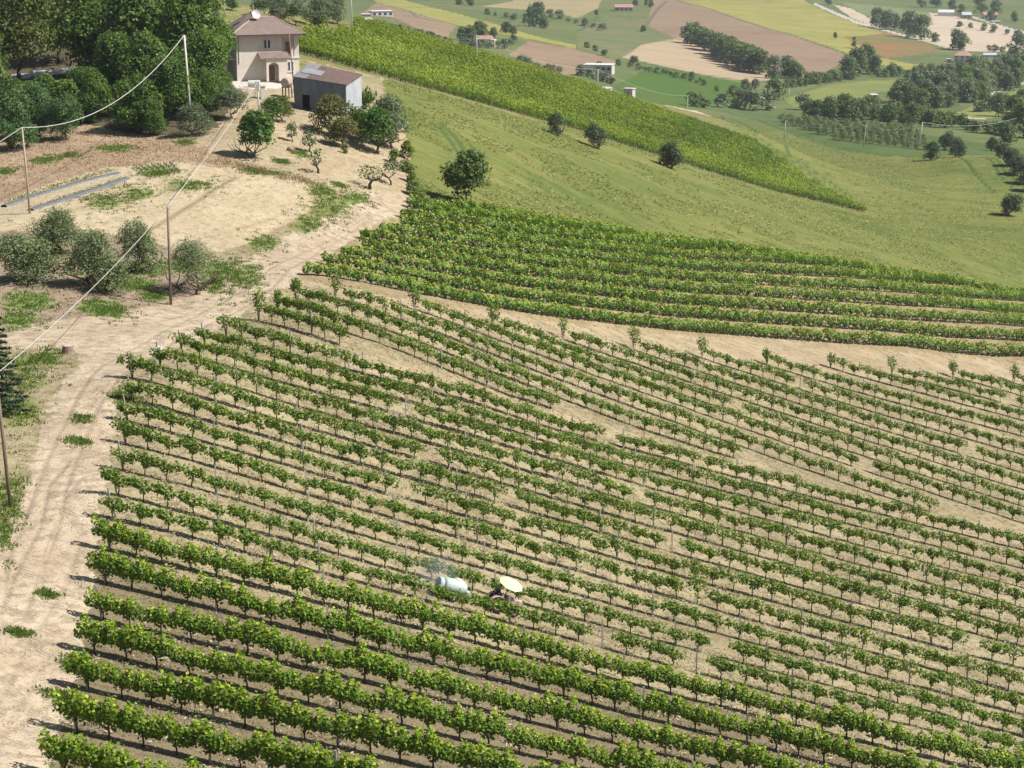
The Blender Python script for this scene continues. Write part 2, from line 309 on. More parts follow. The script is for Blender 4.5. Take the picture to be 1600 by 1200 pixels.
REG = [  # name, material, polygon(s), min range, max range
 ('dirt_road', 'road', [ROADPOLY], 0, 420),
 ('garden_plot', 'garden', [GARDEN], 0, 420),
 ('bank', 'bank', [BANK], 0, 420),
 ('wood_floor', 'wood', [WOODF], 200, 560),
 ('olive_ground', 'olive_ground', [[(-300,385),(0,362),(120,362),(200,372),(260,388),(340,402),(385,400),(350,435),(300,465),(230,480),(160,490),(90,502),(0,522),(-300,502)]], 100, 420),
 ('yard', 'yard', [[(352,120),(372,124),(468,128),(470,137),(400,139),(352,136)]], 250, 340),
 ('grass_strip', 'strip', [[(465,437),(500,440),(600,462),(760,487),(900,508),(1050,523),(1200,532),(1400,550),(1600,566),(1900,590),(1900,620),(1600,606),(1490,594),(1390,594),(1290,580),(1190,575),(1090,566),(985,552),(875,536),(765,517),(645,490),(522,471),(455,464)]], 150, 420),
 ('grass_strip', 'strip', [[(545,552),(590,552),(680,580),(770,612),(860,642),(960,668),(1060,705),(1160,724),(1300,768),(1450,806),(1600,826),(1900,880),(1900,900),(1600,858),(1450,822),(1240,768),(1150,745),(990,700),(850,661),(690,610),(590,586),(540,570)]], 100, 420),
 ('vineyard_floor', 'vine_soil', [[(470,430),(560,365),(640,330),(700,330),(800,342),(1000,372),(1300,412),(1600,462),(1950,520),(1950,590),(1600,566),(1400,550),(1200,532),(1050,523),(900,508),(760,487),(600,462),(500,440)]], 150, 520),
 ('hillside_vineyard_floor', 'hill_soil', [[(440,60),(470,92),(600,122),(700,150),(800,178),(930,213),(1100,268),(1230,305),(1372,338),(1300,303),(1230,258),(1165,213),(1130,188),(1060,168),(985,145),(850,105),(760,80),(700,62),(600,30),(540,10),(500,0)]], 320, 575),
 ('meadow', 'meadow', [[(560,100),(600,118),(600,150),(632,200),(640,260),(650,320),(700,330),(800,342),(1000,372),(1300,412),(1600,462),(2000,520),(2100,250),(1600,262),(1560,240),(1530,243),(1440,246),(1380,243),(1320,235),(1200,195),(1150,178),(1110,172),(1110,100),(500,0),(440,60)]], 255, 760),
 ('orchard_floor', 'orchard', [[(335,205),(368,160),(372,138),(470,138),(560,180),(632,200),(640,260),(650,330),(560,330),(500,290),(440,275),(400,262),(320,235),(300,225)]], 200, 340),
 ('grass_slope', 'slope', [[(340,-100),(340,30),(352,120),(470,128),(480,92),(440,60),(520,10),(560,-100)]], 280, 620),
 ('olive_grove', 'grove', [[(1100,170),(1140,172),(1230,182),(1330,187),(1430,208),(1560,228),(1700,240),(1700,262),(1600,262),(1560,240),(1530,243),(1440,246),(1380,243),(1320,235),(1200,195),(1150,178)]], 560, 1000),
 ('ploughed_field', 'plough', [[(588,4),(640,18),(712,40),(700,58),(680,57),(640,42),(600,26),(560,24)]], 700, 3000),
 ('ploughed_field', 'plough', [[(795,86),(825,64),(900,77),(962,94),(958,101),(910,102),(900,115),(880,120),(840,100)]], 700, 3000),
 ('ploughed_field', 'plough', [[(1038,-60),(1057,0),(1120,18),(1200,45),(1260,62),(1320,85),(1318,98),(1290,112),(1255,120),(1195,105),(1100,62),(1055,60),(1010,40)]], 700, 3500),
 ('tan_field', 'tan', [[(968,89),(1000,70),(1055,60),(1100,62),(1195,105),(1205,126),(1180,129),(1100,117),(1000,96)]], 700, 3000),
 ('tan_field', 'tan2', [[(752,10),(800,2),(840,-60),(960,-60),(935,12),(905,27),(875,24),(850,18)]], 700, 4000),
 ('wheat_field', 'wheat', [[(1057,0),(1038,-70),(1230,-70),(1258,0),(1275,10),(1325,28),(1360,40),(1392,50),(1350,56),(1317,58),(1355,77),(1375,90),(1425,100),(1485,108),(1482,117),(1437,115),(1375,103),(1320,83),(1260,62),(1200,45),(1120,18)]], 700, 5000),
 ('poppy_field', 'poppy', [[(1317,58),(1350,56),(1392,50),(1415,57),(1450,68),(1470,78),(1430,86),(1385,91),(1355,77)]], 700, 3000),
 ('stubble_field', 'pale', [[(1450,19),(1490,25),(1530,35),(1620,52),(1700,60),(1700,86),(1600,80),(1540,81),(1480,76),(1430,60),(1448,40)]], 700, 3000),
 ('stubble_field', 'pale', [[(1303,7),(1330,13),(1365,32),(1378,36),(1372,44),(1330,28)]], 700, 3000),
 ('pasture', 'greygreen', [[(1310,2),(1400,12),(1450,19),(1455,38),(1440,40),(1400,32),(1366,30)]], 700, 3000),
 ('pasture', 'valley2', [[(900,49),(935,25),(1010,30),(1055,60),(1000,72),(965,91),(905,76)]], 700, 3000),
 ('barley_field', 'bright', [[(955,135),(990,120),(1015,103),(1060,108),(1100,118),(1165,131),(1165,150),(1150,162),(1070,168),(1000,162)]], 700, 3000),
 ('wheat_field', 'wheat2', [[(1222,152),(1290,132),(1350,125),(1408,124),(1397,140),(1320,157),(1240,168)]], 700, 3000),
 ('wheat_field', 'wheat2', [[(1482,182),(1540,158),(1600,138),(1700,120),(1700,160),(1600,172),(1540,187),(1500,186)]], 650, 3000),
 ('wheat_field', 'wheat', [[(560,-30),(640,3),(720,22),(800,45),(830,55),(900,70),(900,77),(825,60),(712,39),(640,17),(588,3)]], 700, 4000),
 ('tan_field', 'pale', [[(1003,152),(1040,165),(1090,174),(1135,192),(1142,205),(1080,200),(1000,180)]], 560, 1000),
 ('valley_track', 'white', [[(1537,151),(1560,141),(1600,127),(1640,115),(1640,118),(1600,131),(1562,144),(1540,153)]], 700, 3000),
 ('valley_track', 'white', [[(1425,174),(1450,176),(1500,182),(1540,186),(1540,188),(1500,185),(1450,180),(1425,178)]], 700, 3000),
 ('valley_track', 'white', [[(1275,5),(1300,16),(1340,33),(1390,48),(1440,62),(1440,64),(1388,50),(1336,36),(1297,19),(1270,7)]], 700, 3000),
 ('valley_track', 'white', [[(1520,25),(1560,38),(1600,50),(1600,53),(1558,40),(1520,28)]], 700, 3000),
 ('lane', 'lane', [[(-200,160),(0,121),(60,111),(155,101),(160,106),(60,119),(0,131),(-200,170)]], 250, 420),
]
GM = {
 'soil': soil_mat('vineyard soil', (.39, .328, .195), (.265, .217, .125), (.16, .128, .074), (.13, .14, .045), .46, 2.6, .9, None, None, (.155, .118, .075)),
 'olive_ground': soil_mat('olive ground', (.38, .29, .2), (.29, .215, .155), (.22, .16, .12), (.10, .145, .035), .2, 2.5, .8),
 'vine_soil': soil_mat('mid vineyard soil', (.36, .28, .16), (.27, .21, .115), (.18, .14, .08), (.13, .15, .045), .4, 3.0),
 'strip': soil_mat('dry grass', (.42, .34, .215), (.32, .25, .155), (.22, .168, .105), (.15, .155, .055), .33, 2.6, .4, (R(-30), (.4, 1.4, 1))),
 'road': soil_mat('pale dirt', (.53, .435, .31), (.44, .345, .235), (.32, .24, .165), (.11, .14, .04), -.12, 1.8, .9, None, (.38, .295, .20), None, True),
 'garden': soil_mat('garden soil', (.54, .45, .295), (.46, .372, .235), (.34, .265, .165), (.14, .16, .05), -.08, 2.0, 1.0, None, (.27, .195, .115)),
 'bank': soil_mat('bank of dry weeds', (.44, .32, .205), (.32, .225, .15), (.24, .165, .115), (.10, .14, .03), .1, 2.0, .8),
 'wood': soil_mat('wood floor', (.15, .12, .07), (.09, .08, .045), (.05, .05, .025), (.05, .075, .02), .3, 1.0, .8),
 'yard': plain('yard concrete', (.5, .46, .41), (.42, .385, .34), .8),
 'orchard': soil_mat('orchard soil', (.46, .375, .24), (.37, .29, .18), (.24, .18, .115), (.10, .145, .035), .12, 1.8, .9),
 'slope': soil_mat('slope grass', (.30, .25, .11), (.17, .2, .06), (.10, .14, .04), (.09, .15, .03), .4, .8, .6),
 'hill_soil': soil_mat('hillside soil', (.24, .21, .09), (.17, .175, .06), (.12, .13, .045), (.10, .15, .03), .4, 1.2),
 'meadow': field_mat('hay meadow', (.165, .19, .052), (.255, .24, .08), (.08, .13, .032), R(-38), .02, .14, .45, (.07, .11, .033), .03, None, .9, 1.2),
 'grove': field_mat('grove grass', (.09, .135, .042), (.12, .155, .055), (.065, .105, .034), .3, .03, .03, .15, trackcol=(.075, .10, .04), bumps=.8),
 'plough': field_mat('ploughed soil', (0.251, 0.176, 0.117), (0.289, 0.211, 0.144), (0.205, 0.140, 0.094), R(-35), .004, .05, .12, trackcol=(.075, .10, .04), bumps=.8),
 'tan': field_mat('tan soil', (0.377, 0.289, 0.187), (0.410, 0.323, 0.212), (0.320, 0.238, 0.153), R(-35), .004, .05, .12, trackcol=(.075, .10, .04), bumps=.8),
 'tan2': field_mat('tan hillside', (0.306, 0.255, 0.136), (0.365, 0.282, 0.170), (0.212, 0.211, 0.085), .3, .008, .03, .1, trackcol=(.075, .10, .04), bumps=.8),
 'pale': field_mat('pale stubble', (0.470, 0.383, 0.284), (0.504, 0.418, 0.318), (0.420, 0.331, 0.241), R(20), .004, .03, .1, trackcol=(.075, .10, .04), bumps=.8),
 'wheat': field_mat('ripening wheat', (.26, .25, .07), (.34, .30, .095), (.185, .2, .058), R(-30), .006, .03, .1, trackcol=(.075, .10, .04), bumps=.8),
 'wheat2': field_mat('green wheat', (.19, .21, .062), (.24, .245, .08), (.14, .175, .055), R(20), .006, .04, .12, trackcol=(.075, .10, .04), bumps=.8),
 'poppy': field_mat('poppies in grass', (.14, .17, .055), (.2, .16, .07), (.11, .15, .05), 0, .02, .05, .1, None, .02, (.30, .10, .06)),
 'greygreen': field_mat('grey green crop', (.17, .2, .1), (.2, .22, .11), (.14, .18, .08), R(10), .004, .05, .1, trackcol=(.075, .10, .04), bumps=.8),
 'bright': field_mat('young barley', (0.059, 0.123, 0.023), (0.077, 0.145, 0.031), (0.108, 0.132, 0.041), R(20), .006, .04, .12, trackcol=(.075, .10, .04), bumps=.8),
 'valley': field_mat('valley grass', (.11, .145, .05), (.17, .175, .075), (.08, .115, .04), .4, .006, .012, .08, trackcol=(.075, .10, .04), bumps=.8),
 'valley2': field_mat('valley pasture', (.13, .155, .065), (.2, .18, .095), (.075, .135, .04), R(20), .006, .02, .08, trackcol=(.075, .10, .04), bumps=.8),
 'white': plain('white gravel', (.40, .375, .33), (.33, .305, .26), .2),
 'lane': plain('lane concrete', (.48, .46, .43), (.4, .38, .35), .8),
 'far': field_mat('far hills', (.14, .17, .07), (.22, .2, .1), (.09, .13, .05), .4, .001, .002, .02),
}
# tyre tracks and ruts: polylines in plan, half width, strength
TRACKS = [([(-60,1190),(0,1090),(40,1010),(95,930),(120,860)],.22,.7),([(-20,1190),(30,1100),(70,1030),(115,985)],.22,.7),
 ([(0,960),(20,900),(60,830),(75,760),(110,720),(170,705)],.2,.9),([(40,960),(60,900),(85,840),(100,780),(130,745),(172,735)],.2,.9),
 ([(10,930),(8,880),(30,830),(60,750),(90,680),(120,620),(160,570),(250,520),(330,480),(400,440),(470,395),(560,345),(640,318)],.22,.9),
 ([(60,930),(70,860),(95,800),(110,740),(130,690),(150,640),(190,585),(270,535),(350,495),(430,445),(500,390),(590,335)],.22,.9),
 ([(0,1150),(60,1110),(100,1085)],.2,.7),([(0,1060),(50,1040),(110,1030)],.2,.7),
 ([(0,535),(90,525),(170,515),(260,500),(320,478)],.2,.8),([(0,545),(90,535),(180,525)],.2,.8)]
FTRACKS = [([(672,190),(690,205),(708,228),(722,250)],.5,1.),([(682,190),(700,203),(718,225),(729,248)],.5,1.),
 ([(1125,180),(1170,205),(1220,240),(1270,275),(1300,305)],.55,1.),([(1140,185),(1180,206),(1232,242),(1290,280),(1330,310)],.55,1.),
 ([(1235,245),(1300,275),(1380,300),(1450,330)],.5,.8),([(1150,190),(1200,212),(1280,230),(1330,245)],.5,.6),
 ([(1500,248),(1520,270),(1550,300)],.6,1.),([(1530,245),(1560,275),(1595,305)],.6,1.),([(1538,245),(1570,272),(1605,298)],.6,1.),
 ([(1280,218),(1320,245),(1400,262),(1480,258),(1530,250)],.5,.6),
 ([(760,330),(900,345),(1100,372),(1300,402),(1600,450)],.5,.35),([(760,290),(900,310),(1100,335),(1300,372),(1600,425)],.5,.35),([(700,160),(850,215),(1000,255),(1250,320)],.5,.3)]
GRASS = [(45,470,40,18,1),(30,500,35,14,1),(160,482,40,14,1),(175,488,25,10,1),(210,445,40,10,1),(240,462,22,9,1),(275,415,35,14,.8),(335,445,20,12,1),(380,430,35,20,1),(345,425,30,20,.9),(412,380,25,12,1),(480,350,25,14,1),(515,325,35,18,1),(555,310,25,10,.9),(500,298,25,10,.9),
 (42,592,34,16,.85),(28,640,28,26,.9),(30,566,40,12,.7),(15,780,22,40,1),(5,830,15,30,1),(75,560,25,12,.8),(70,250,25,6,1),(180,232,30,6,1),(110,242,20,4,.7),(290,223,14,5,1),(10,268,14,5,1),(60,395,60,30,.7),(150,430,50,25,.5),(225,420,30,15,.9),
 (165,315,40,14,.9),(215,302,30,12,.9),(285,290,30,10,.9),(245,270,28,6,.9),(320,290,25,8,.6),(420,270,30,4,.9),(395,268,15,5,.6),(470,240,12,5,1),(440,252,12,4,1),(530,290,12,4,1),(125,690,14,5,.6),(130,655,10,5,.5),(195,620,22,7,.9),(115,1040,15,10,.8),(75,930,10,5,.6),(30,990,12,4,.5),(100,1090,25,10,.6)]
TRACKS += [([(205,374),(265,340),(320,305),(366,278)],.4,.9),([(395,382),(440,355),(485,335),(505,318)],.6,.9),([(92,335),(140,318),(183,303)],.25,.6),([(330,300),(420,275),(495,300)],.25,.4),([(270,385),(400,350),(470,320)],.3,.3)]
MARGINS = [([(1057,0),(1120,18),(1200,45),(1260,62),(1320,84)],1.6,1.),([(968,89),(1000,70),(1055,60)],1.2,.7),([(1000,96),(1100,117),(1180,129),(1205,127)],2.6,1.),([(1010,40),(1040,2)],1.5,.8),([(900,48),(935,26),(1010,30)],2.,.9),([(830,62),(900,77),(962,94)],1.6,.8),
 ([(1320,84),(1375,103),(1437,115),(1482,117)],2.2,1.),([(1260,2),(1300,20),(1340,35),(1390,52),(1440,66),(1490,79),(1540,83),(1600,83)],2.2,1.),([(600,26),(640,42),(680,57),(700,58)],2.,.9),([(640,18),(712,40),(780,56)],1.2,.8),([(755,12),(850,20),(905,28)],1.5,.8),([(1222,153),(1290,133),(1350,126),(1408,125)],1.6,.9),([(1130,172),(1200,195),(1320,235),(1380,243),(1440,246)],.9,.9),([(958,135),(1000,162),(1070,168)],1.4,.7),([(985,108),(1060,124),(1110,140)],1.2,.6),([(1455,38),(1450,19)],1.5,.7),([(1140,190),(1142,205),(1155,215)],.8,.8)]
def px_attr(px, py, x, y, lst, vmin=None):
    out = np.zeros(px.shape)
    for pts, hw, st in lst:
        P = [hit(*p, vmin) for p in pts]; P = np.array([(p.x, p.y) for p in P])
        m = (x > P[:, 0].min() - 5) & (x < P[:, 0].max() + 5) & (y > P[:, 1].min() - 5) & (y < P[:, 1].max() + 5)
        if not m.any(): continue
        xx, yy = x[m], y[m]; d = np.full(xx.shape, 1e9)
        for a, b in zip(P[:-1], P[1:]):
            ab = b - a; t = np.clip(((xx - a[0]) * ab[0] + (yy - a[1]) * ab[1]) / (ab @ ab), 0, 1); d = np.minimum(d, np.hypot(xx - a[0] - t * ab[0], yy - a[1] - t * ab[1]))
        out[m] = np.maximum(out[m], st * (.7 if vmin is None and hw < .3 else 1) * np.exp(-(d / hw) ** 2))
    return out
def build_ground():
    az = np.concatenate([np.linspace(R(-26), R(-15.5), 70, endpoint=False), np.linspace(R(-15.5), R(15.5), 1150), np.linspace(R(15.5), R(26), 71)[1:]])
    v = [math.log(26)]
    while v[-1] < math.log(8500):
        r = math.exp(v[-1]); T = 40 / r if r < 500 else (.08 if r < 3000 else .03); v.append(v[-1] + min(.06, (2.0 if r > 78 else 14) / (F * T)))
    v = np.array(v); na, nv = len(az), len(v)
    A, Vv = np.meshgrid(az, v, indexing='ij'); r = np.exp(Vv)
    x = r * np.sin(A); y = r * np.cos(A); z = CAMZ - r * Tb(A, Vv)
    near = np.clip((600 - r) / 300, 0, 1)
    z = z + near * (.10 * vnoise(x / 2.3, y / 2.3, 1) + .05 * vnoise(x / .7, y / .7, 2)) + np.clip((r - 500) / 800, 0, 1) * 1.2 * vnoise(x / 70, y / 70, 3)
    px, py, d = topix(x, y, z)
    wn = vnoise(x / 1.7, y / 1.7, 4) + .6 * vnoise(x / .6, y / .6, 5)         # ragged field edges
    k = np.maximum(px_attr(px, py, x, y, TRACKS + FTRACKS), px_attr(px, py, x, y, MARGINS, 565))
    g = np.zeros(px.shape)
    gn = .45 * vnoise(x / 1.5, y / 1.5, 8) + .3 * vnoise(x / .5, y / .5, 9)
    for cx, cy, rx, ry, s in GRASS:
        m = (r < 330) & (abs(px - cx) < rx * 1.8) & (abs(py - cy) < ry * 1.8)
        g[m] = np.maximum(g[m], s * np.clip(1.45 - np.hypot((px[m] - cx) / rx, (py[m] - cy) / ry) + gn[m], 0, 1))
    # floor of the leafy front rows: browner and greener
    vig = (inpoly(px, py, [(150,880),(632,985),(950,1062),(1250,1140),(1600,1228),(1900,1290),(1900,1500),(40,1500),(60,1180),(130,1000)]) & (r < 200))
    fx = (x[:-1, :-1] + x[1:, 1:]) / 2; fy = (y[:-1, :-1] + y[1:, 1:]) / 2; fz = (z[:-1, :-1] + z[1:, 1:]) / 2; fr = np.hypot(fx, fy)
    fpx, fpy, fd = topix(fx, fy, fz); sc = F / fd; fw = wn[:-1, :-1]
    jx = fpx + fw * np.clip(sc * 1.0, 0, 18); jy = fpy + fw[::-1, ::-1] * np.clip(sc * .4, 0, 8)
    # beyond the wood and far past the frame the far ground takes over
    crest = np.where(fpx < 560, 560, 600)
    reg = np.full(fx.shape, -1); reg[fr > crest] = -2; reg[fr > 3200] = -3
    for i, (nm, mt, polys, r0, r1) in enumerate(REG):
        if nm in ('meadow', 'grass_slope', 'orchard_floor', 'olive_grove') : continue
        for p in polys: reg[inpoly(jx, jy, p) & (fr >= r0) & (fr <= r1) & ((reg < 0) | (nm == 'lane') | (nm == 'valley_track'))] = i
    for i, (nm, mt, polys, r0, r1) in enumerate(REG):
        if nm in ('meadow', 'grass_slope', 'orchard_floor', 'olive_grove'):
            for p in polys: reg[inpoly(jx, jy, p) & (fr >= r0) & (fr <= r1) & (reg < 0)] = i
    ids = np.arange(na * nv).reshape(na, nv)
    Q = np.stack([ids[:-1, :-1], ids[1:, :-1], ids[1:, 1:], ids[:-1, 1:]], -1)
    P = np.stack([x, y, z], -1).reshape(-1, 3); kk = k.ravel(); gg = (g - 0.0 * vig).ravel(); vv = vig.astype(float).ravel()
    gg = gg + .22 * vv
    def put(name, mat, mask):
        q = Q[mask]
        if not len(q): return
        u, inv = np.unique(q, return_inverse=True)
        me = np_mesh(name, P[u], inv.reshape(-1, 4), mat, smooth=True, attrs={'k': kk[u], 'g': gg[u], 'v': vv[u]})
        tag(link(name, me), kind='structure')
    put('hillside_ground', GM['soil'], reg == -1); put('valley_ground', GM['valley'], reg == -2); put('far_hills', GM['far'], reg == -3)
    for i, (nm, mt, *_) in enumerate(REG): put(nm, GM[mt], reg == i)
build_ground()
# ------------------------------------------------------------------ vineyards
LEAF_V = leaf_mat('grape leaves', [(0, (0.053, 0.117, 0.011)), (.35, (0.122, 0.227, 0.017)), (.7, (0.244, 0.359, 0.026)), (.9, (0.426, 0.498, 0.042)), (1, (0.471, 0.511, 0.063))], .42)
LEAF_Y = leaf_mat('young grape leaves', [(0, (0.053, 0.110, 0.011)), (.4, (0.114, 0.205, 0.018)), (.75, (0.197, 0.293, 0.027)), (.93, (0.320, 0.381, 0.042)), (1, (0.366, 0.340, 0.053))], .38)
LEAF_M = leaf_mat('mid vineyard leaves', [(0, (0.047, 0.124, 0.014)), (.4, (0.108, 0.234, 0.024)), (.75, (0.197, 0.344, 0.032)), (.93, (0.366, 0.483, 0.047)), (1, (0.395, 0.398, 0.074))], .42)
LEAF_U = leaf_mat('hillside vineyard leaves', [(0, (0.052, 0.111, 0.015)), (.4, (0.136, 0.222, 0.022)), (.75, (0.251, 0.333, 0.030)), (1, (0.342, 0.401, 0.045))], .45)
BARK = plain('vine bark', (.075, .05, .034), (.045, .03, .02), 6)
POSTM = plain('grey post', (.36, .345, .32), (.24, .225, .21), 5, .8)
WORDS = 'first second third fourth fifth sixth seventh eighth ninth tenth eleventh twelfth thirteenth fourteenth fifteenth sixteenth seventeenth eighteenth nineteenth'.split()
def ordn(n):
    if n <= 19: return WORDS[n - 1]
    t = {2: 'twent', 3: 'thirt', 4: 'fort', 5: 'fift', 6: 'sixt', 7: 'sevent', 8: 'eight', 9: 'ninet'}[n // 10]
    return t + 'ieth' if n % 10 == 0 else t + 'y-' + WORDS[n % 10 - 1]

def curve3(pts, step=14):
    """ground line under a photo-traced row: list of picture points -> fine 3-D polyline"""
    out = []
    for (x0, y0), (x1, y1) in zip(pts[:-1], pts[1:]):
        n = max(1, int(abs(x1 - x0) / step))
        for i in range(n): out.append((x0 + (x1 - x0) * i / n, y0 + (y1 - y0) * i / n))
    out.append(pts[-1]); P = np.array([tuple(hit(*p)) for p in out])
    for _ in range(3): P[1:-1, :2] = (P[:-2, :2] + P[1:-1, :2] * 2 + P[2:, :2]) / 4    # row lines are straight on the ground
    return P
def resample(P, step, jit=0):
    s = np.concatenate([[0], np.cumsum(np.linalg.norm(np.diff(P[:, :2], axis=0), axis=1))]); t = np.arange(0.25, s[-1], step); t = t + rng.normal(size=len(t)) * jit
    x, y = np.interp(t, s, P[:, 0]), np.interp(t, s, P[:, 1]); z = ground_z(x, y)
    h = np.interp(t + .5, s, P[:, 0]) - np.interp(t - .5, s, P[:, 0]); k = np.interp(t + .5, s, P[:, 1]) - np.interp(t - .5, s, P[:, 1]); a = np.arctan2(k, h)
    e = .8; sl = (ground_z(x + e * np.cos(a), y + e * np.sin(a)) - ground_z(x - e * np.cos(a), y - e * np.sin(a))) / (2 * e)
    return np.stack([x, y, z], -1), a, sl, t
# -- rows traced in the photograph: block A (below the open strip)
A_START = [(350,525),(317,540),(280,552),(246,572),(203,591),(201,625),(195,658),(191,692),(185,733),(179,774),(174,811),(166,860),(157,911),(152,968),(141,1021),(130,1077),(113,1143),(95,1212),(75,1285)]
A_END = [860,889,919,950,981,1011,1046,1085,1118,1152,1184,1225,1270,1315,1365,1420,1480,1545,1610]
A_ROWS = []
for k, ((xs, ys), ye) in enumerate(zip(A_START, A_END)):
    pts = []
    for t in np.linspace(0, 1.06, 12):
        x = xs + (1600 - xs) * t; y = ys + (ye - ys) * t + 8 * max(0, 1 - k / 11) * math.sin(math.pi * min(t, 1)); pts.append((x, y))
    A_ROWS.append(curve3(pts, 40))
B_ROWS = [curve3(p, 40) for p in [[(402,500),(480,525),(550,548)],[(431,484),(540,522),(700,582),(864,641)],[(459,470),(600,518),(917,638),(1020,678),(1165,722)],[(522,467),(650,512),(1150,695),(1452,800)],
    [(646,485),(1000,612),(1300,718),(1600,818),(1680,843)],[(767,512),(1000,594),(1300,697),(1600,792),(1680,816)],[(877,530),(1200,639),(1600,766),(1680,790)],[(987,547),(1300,648),(1600,739),(1680,762)],[(1094,560),(1350,640),(1600,711),(1680,733)],
    [(1195,570),(1400,630),(1600,683),(1680,704)],[(1295,575),(1450,619),(1600,658),(1680,678)],[(1391,587),(1500,614),(1600,638),(1680,657)],[(1487,590),(1600,618),(1680,638)],[(1580,598),(1680,620)]]]

# -- plant shapes in local coordinates: x along the row, z up
def vine_leaves(g, vigor, n):
    if vigor:   # dense lumpy hedge of shoots
        x = g.normal(size=n) * .36; x = np.where(abs(x) > .85, g.uniform(-.85, .85, n), x); x = np.where(g.random(n) < .62, g.uniform(-.86, .86, n), x)
        lump = .18 * np.sin(x * 5 + g.uniform(0, 6)) + .12 * np.sin(x * 11 + g.uniform(0, 6))
        th = g.uniform(0, 2 * np.pi, n); rr = np.sqrt(g.uniform(.25, 1, n)); rx = .36 + .12 * lump
        y = rr * np.cos(th) * rx; z = 1.14 + lump * .6 + rr * np.sin(th) * (.47 + lump * .5) - .1 * np.abs(x)
        up = g.random(n) < .08; z[up] = z[up] + g.uniform(.1, .35, up.sum())
        dn = g.random(n) < .06; z[dn] = g.uniform(.45, .8, dn.sum()); x[dn] *= .4; y[dn] *= .5
        nb = np.stack([g.normal(size=n) * .25, np.cos(th) * .9, np.sin(th) * .5 + .55], -1)
        size = g.uniform(.12, .21, n)
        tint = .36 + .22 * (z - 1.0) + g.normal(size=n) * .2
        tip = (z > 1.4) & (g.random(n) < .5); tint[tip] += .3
    else:       # two arms with upright short shoots, open between plants
        x = np.where(g.random(n) < .34, g.normal(size=n) * .22, g.uniform(-.84, .84, n))
        c = g.uniform(-.7, .7, 5); w = g.random(n) < .45; x[w] = c[g.integers(0, 5, w.sum())] + g.normal(size=w.sum()) * .09
        th = g.uniform(0, 2 * np.pi, n); rr = np.sqrt(g.uniform(.1, 1, n)); hgt = .30 + .13 * np.exp(-(x / .25) ** 2) + .06 * np.sin(x * 7 + g.uniform(0, 6))
        y = rr * np.cos(th) * .33; z = .95 + .05 * np.abs(x) + rr * np.sin(th) * hgt
        up = g.random(n) < .07; z[up] += g.uniform(.1, .4, up.sum())
        dn = g.random(n) < .05; z[dn] = g.uniform(.45, .75, dn.sum()); x[dn] *= .3
        nb = np.stack([g.normal(size=n) * .3, np.cos(th) * .8, np.sin(th) * .5 + .5], -1)
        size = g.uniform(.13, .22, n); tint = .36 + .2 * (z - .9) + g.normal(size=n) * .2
    return np.stack([x, y, z], -1), size, unit(nb + g.normal(size=(n, 3)) * .45), tint
def vine_trunk(g, vigor, mb=None, sl=0.0):
    mb = mb or MB(); h = .82 if vigor else .78; r = .045 if vigor else .038
    k = g.normal(size=4) * .04
    mb.tube([(0, 0, -.12), (k[0], k[1], h * .35), (k[2], k[3], h * .75), (k[0] * .5, k[2] * .5, h)], [r * 1.2, r, r * .9, r * .95], 6)
    for s in (-1, 1): mb.tube([(k[0] * .5, k[2] * .5, h - .03), (s * .25, 0, h + .06 + sl * s * .25), (s * .68, 0, h + .08 + sl * s * .68)], [r * .75, r * .55, r * .35], 5)
    return mb
def small_trunk_np(): pass

# -- every plant site
sites = []      # dict per vine
posts = []
def add_sites(rows, block, spacing, gap):
    for k, P in enumerate(rows):
        pos, ang, sl, t = resample(P, spacing, .05)
        order = 0
        for i in range(len(pos)):
            px, py, d = topix(*pos[i])
            if px < -60 or px > 1665 or py > 1268: 
                order += 1; continue
            order += 1
            vig = block == 'A' and k >= 11
            if i % 4 == (k * 0) % 4 and block in 'AB': posts.append((d, pos[i], ang[i], sl[i], block, k, i // 4 + 1, i == 0))
            if rng.random() < gap and not vig and i > 1: continue
            sites.append(dict(d=d, p=pos[i], a=ang[i], s=sl[i], b=block, k=k, n=order, vig=vig, big=(i == 0 and (block == 'B')) or rng.random() < .004))
add_sites(A_ROWS, 'A', 1.55, .018); add_sites(B_ROWS, 'B', 1.55, .012)
sites.sort(key=lambda q: q['d'])
# -- the 300 nearest grapevines are things of their own
NVAR = 14
avg = {v: float(np.mean([q['s'] for q in sites[:300] if q['vig'] == v] or [0])) for v in (True, False)}
var = {}
for v in (True, False):
    for j in range(NVAR):
        g = np.random.default_rng(100 + j + 50 * v); n = int(g.uniform(640, 820)) if v else int(g.uniform(260, 400))
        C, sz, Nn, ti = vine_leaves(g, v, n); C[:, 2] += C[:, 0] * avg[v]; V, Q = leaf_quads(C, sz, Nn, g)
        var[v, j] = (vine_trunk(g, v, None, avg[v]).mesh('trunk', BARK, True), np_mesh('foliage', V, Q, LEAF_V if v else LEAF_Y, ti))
ROWWORD = lambda k: ordn(18 - k)       # row A index 17 is the first row up from the bottom left corner
for i, q in enumerate(sites[:300]):
    j = int(rng.integers(NVAR)); tr, fo = var[q['vig'], j]; sc = float(rng.uniform(.9, 1.25) if q['vig'] else rng.uniform(.92, 1.22))
    e = empty('grapevine', tuple(q['p']), q['a'] + (math.pi if False else 0), '%s grapevine, %s from the dirt track, in the %s row up from bottom left' % ('leafy' if q['vig'] else 'small', ordn(q['n']), ROWWORD(q['k'])) if q['k'] <= 17 else
              'leafy grapevine cut by the lower frame edge, %s from the track in the lowest row' % ordn(q['n']), 'grapevine', 'leafy vines of the front rows' if q['vig'] else 'small vines of the open rows', (sc, float(rng.uniform(.9, 1.15)), sc))
    link('trunk', tr, e); link('foliage', fo, e)
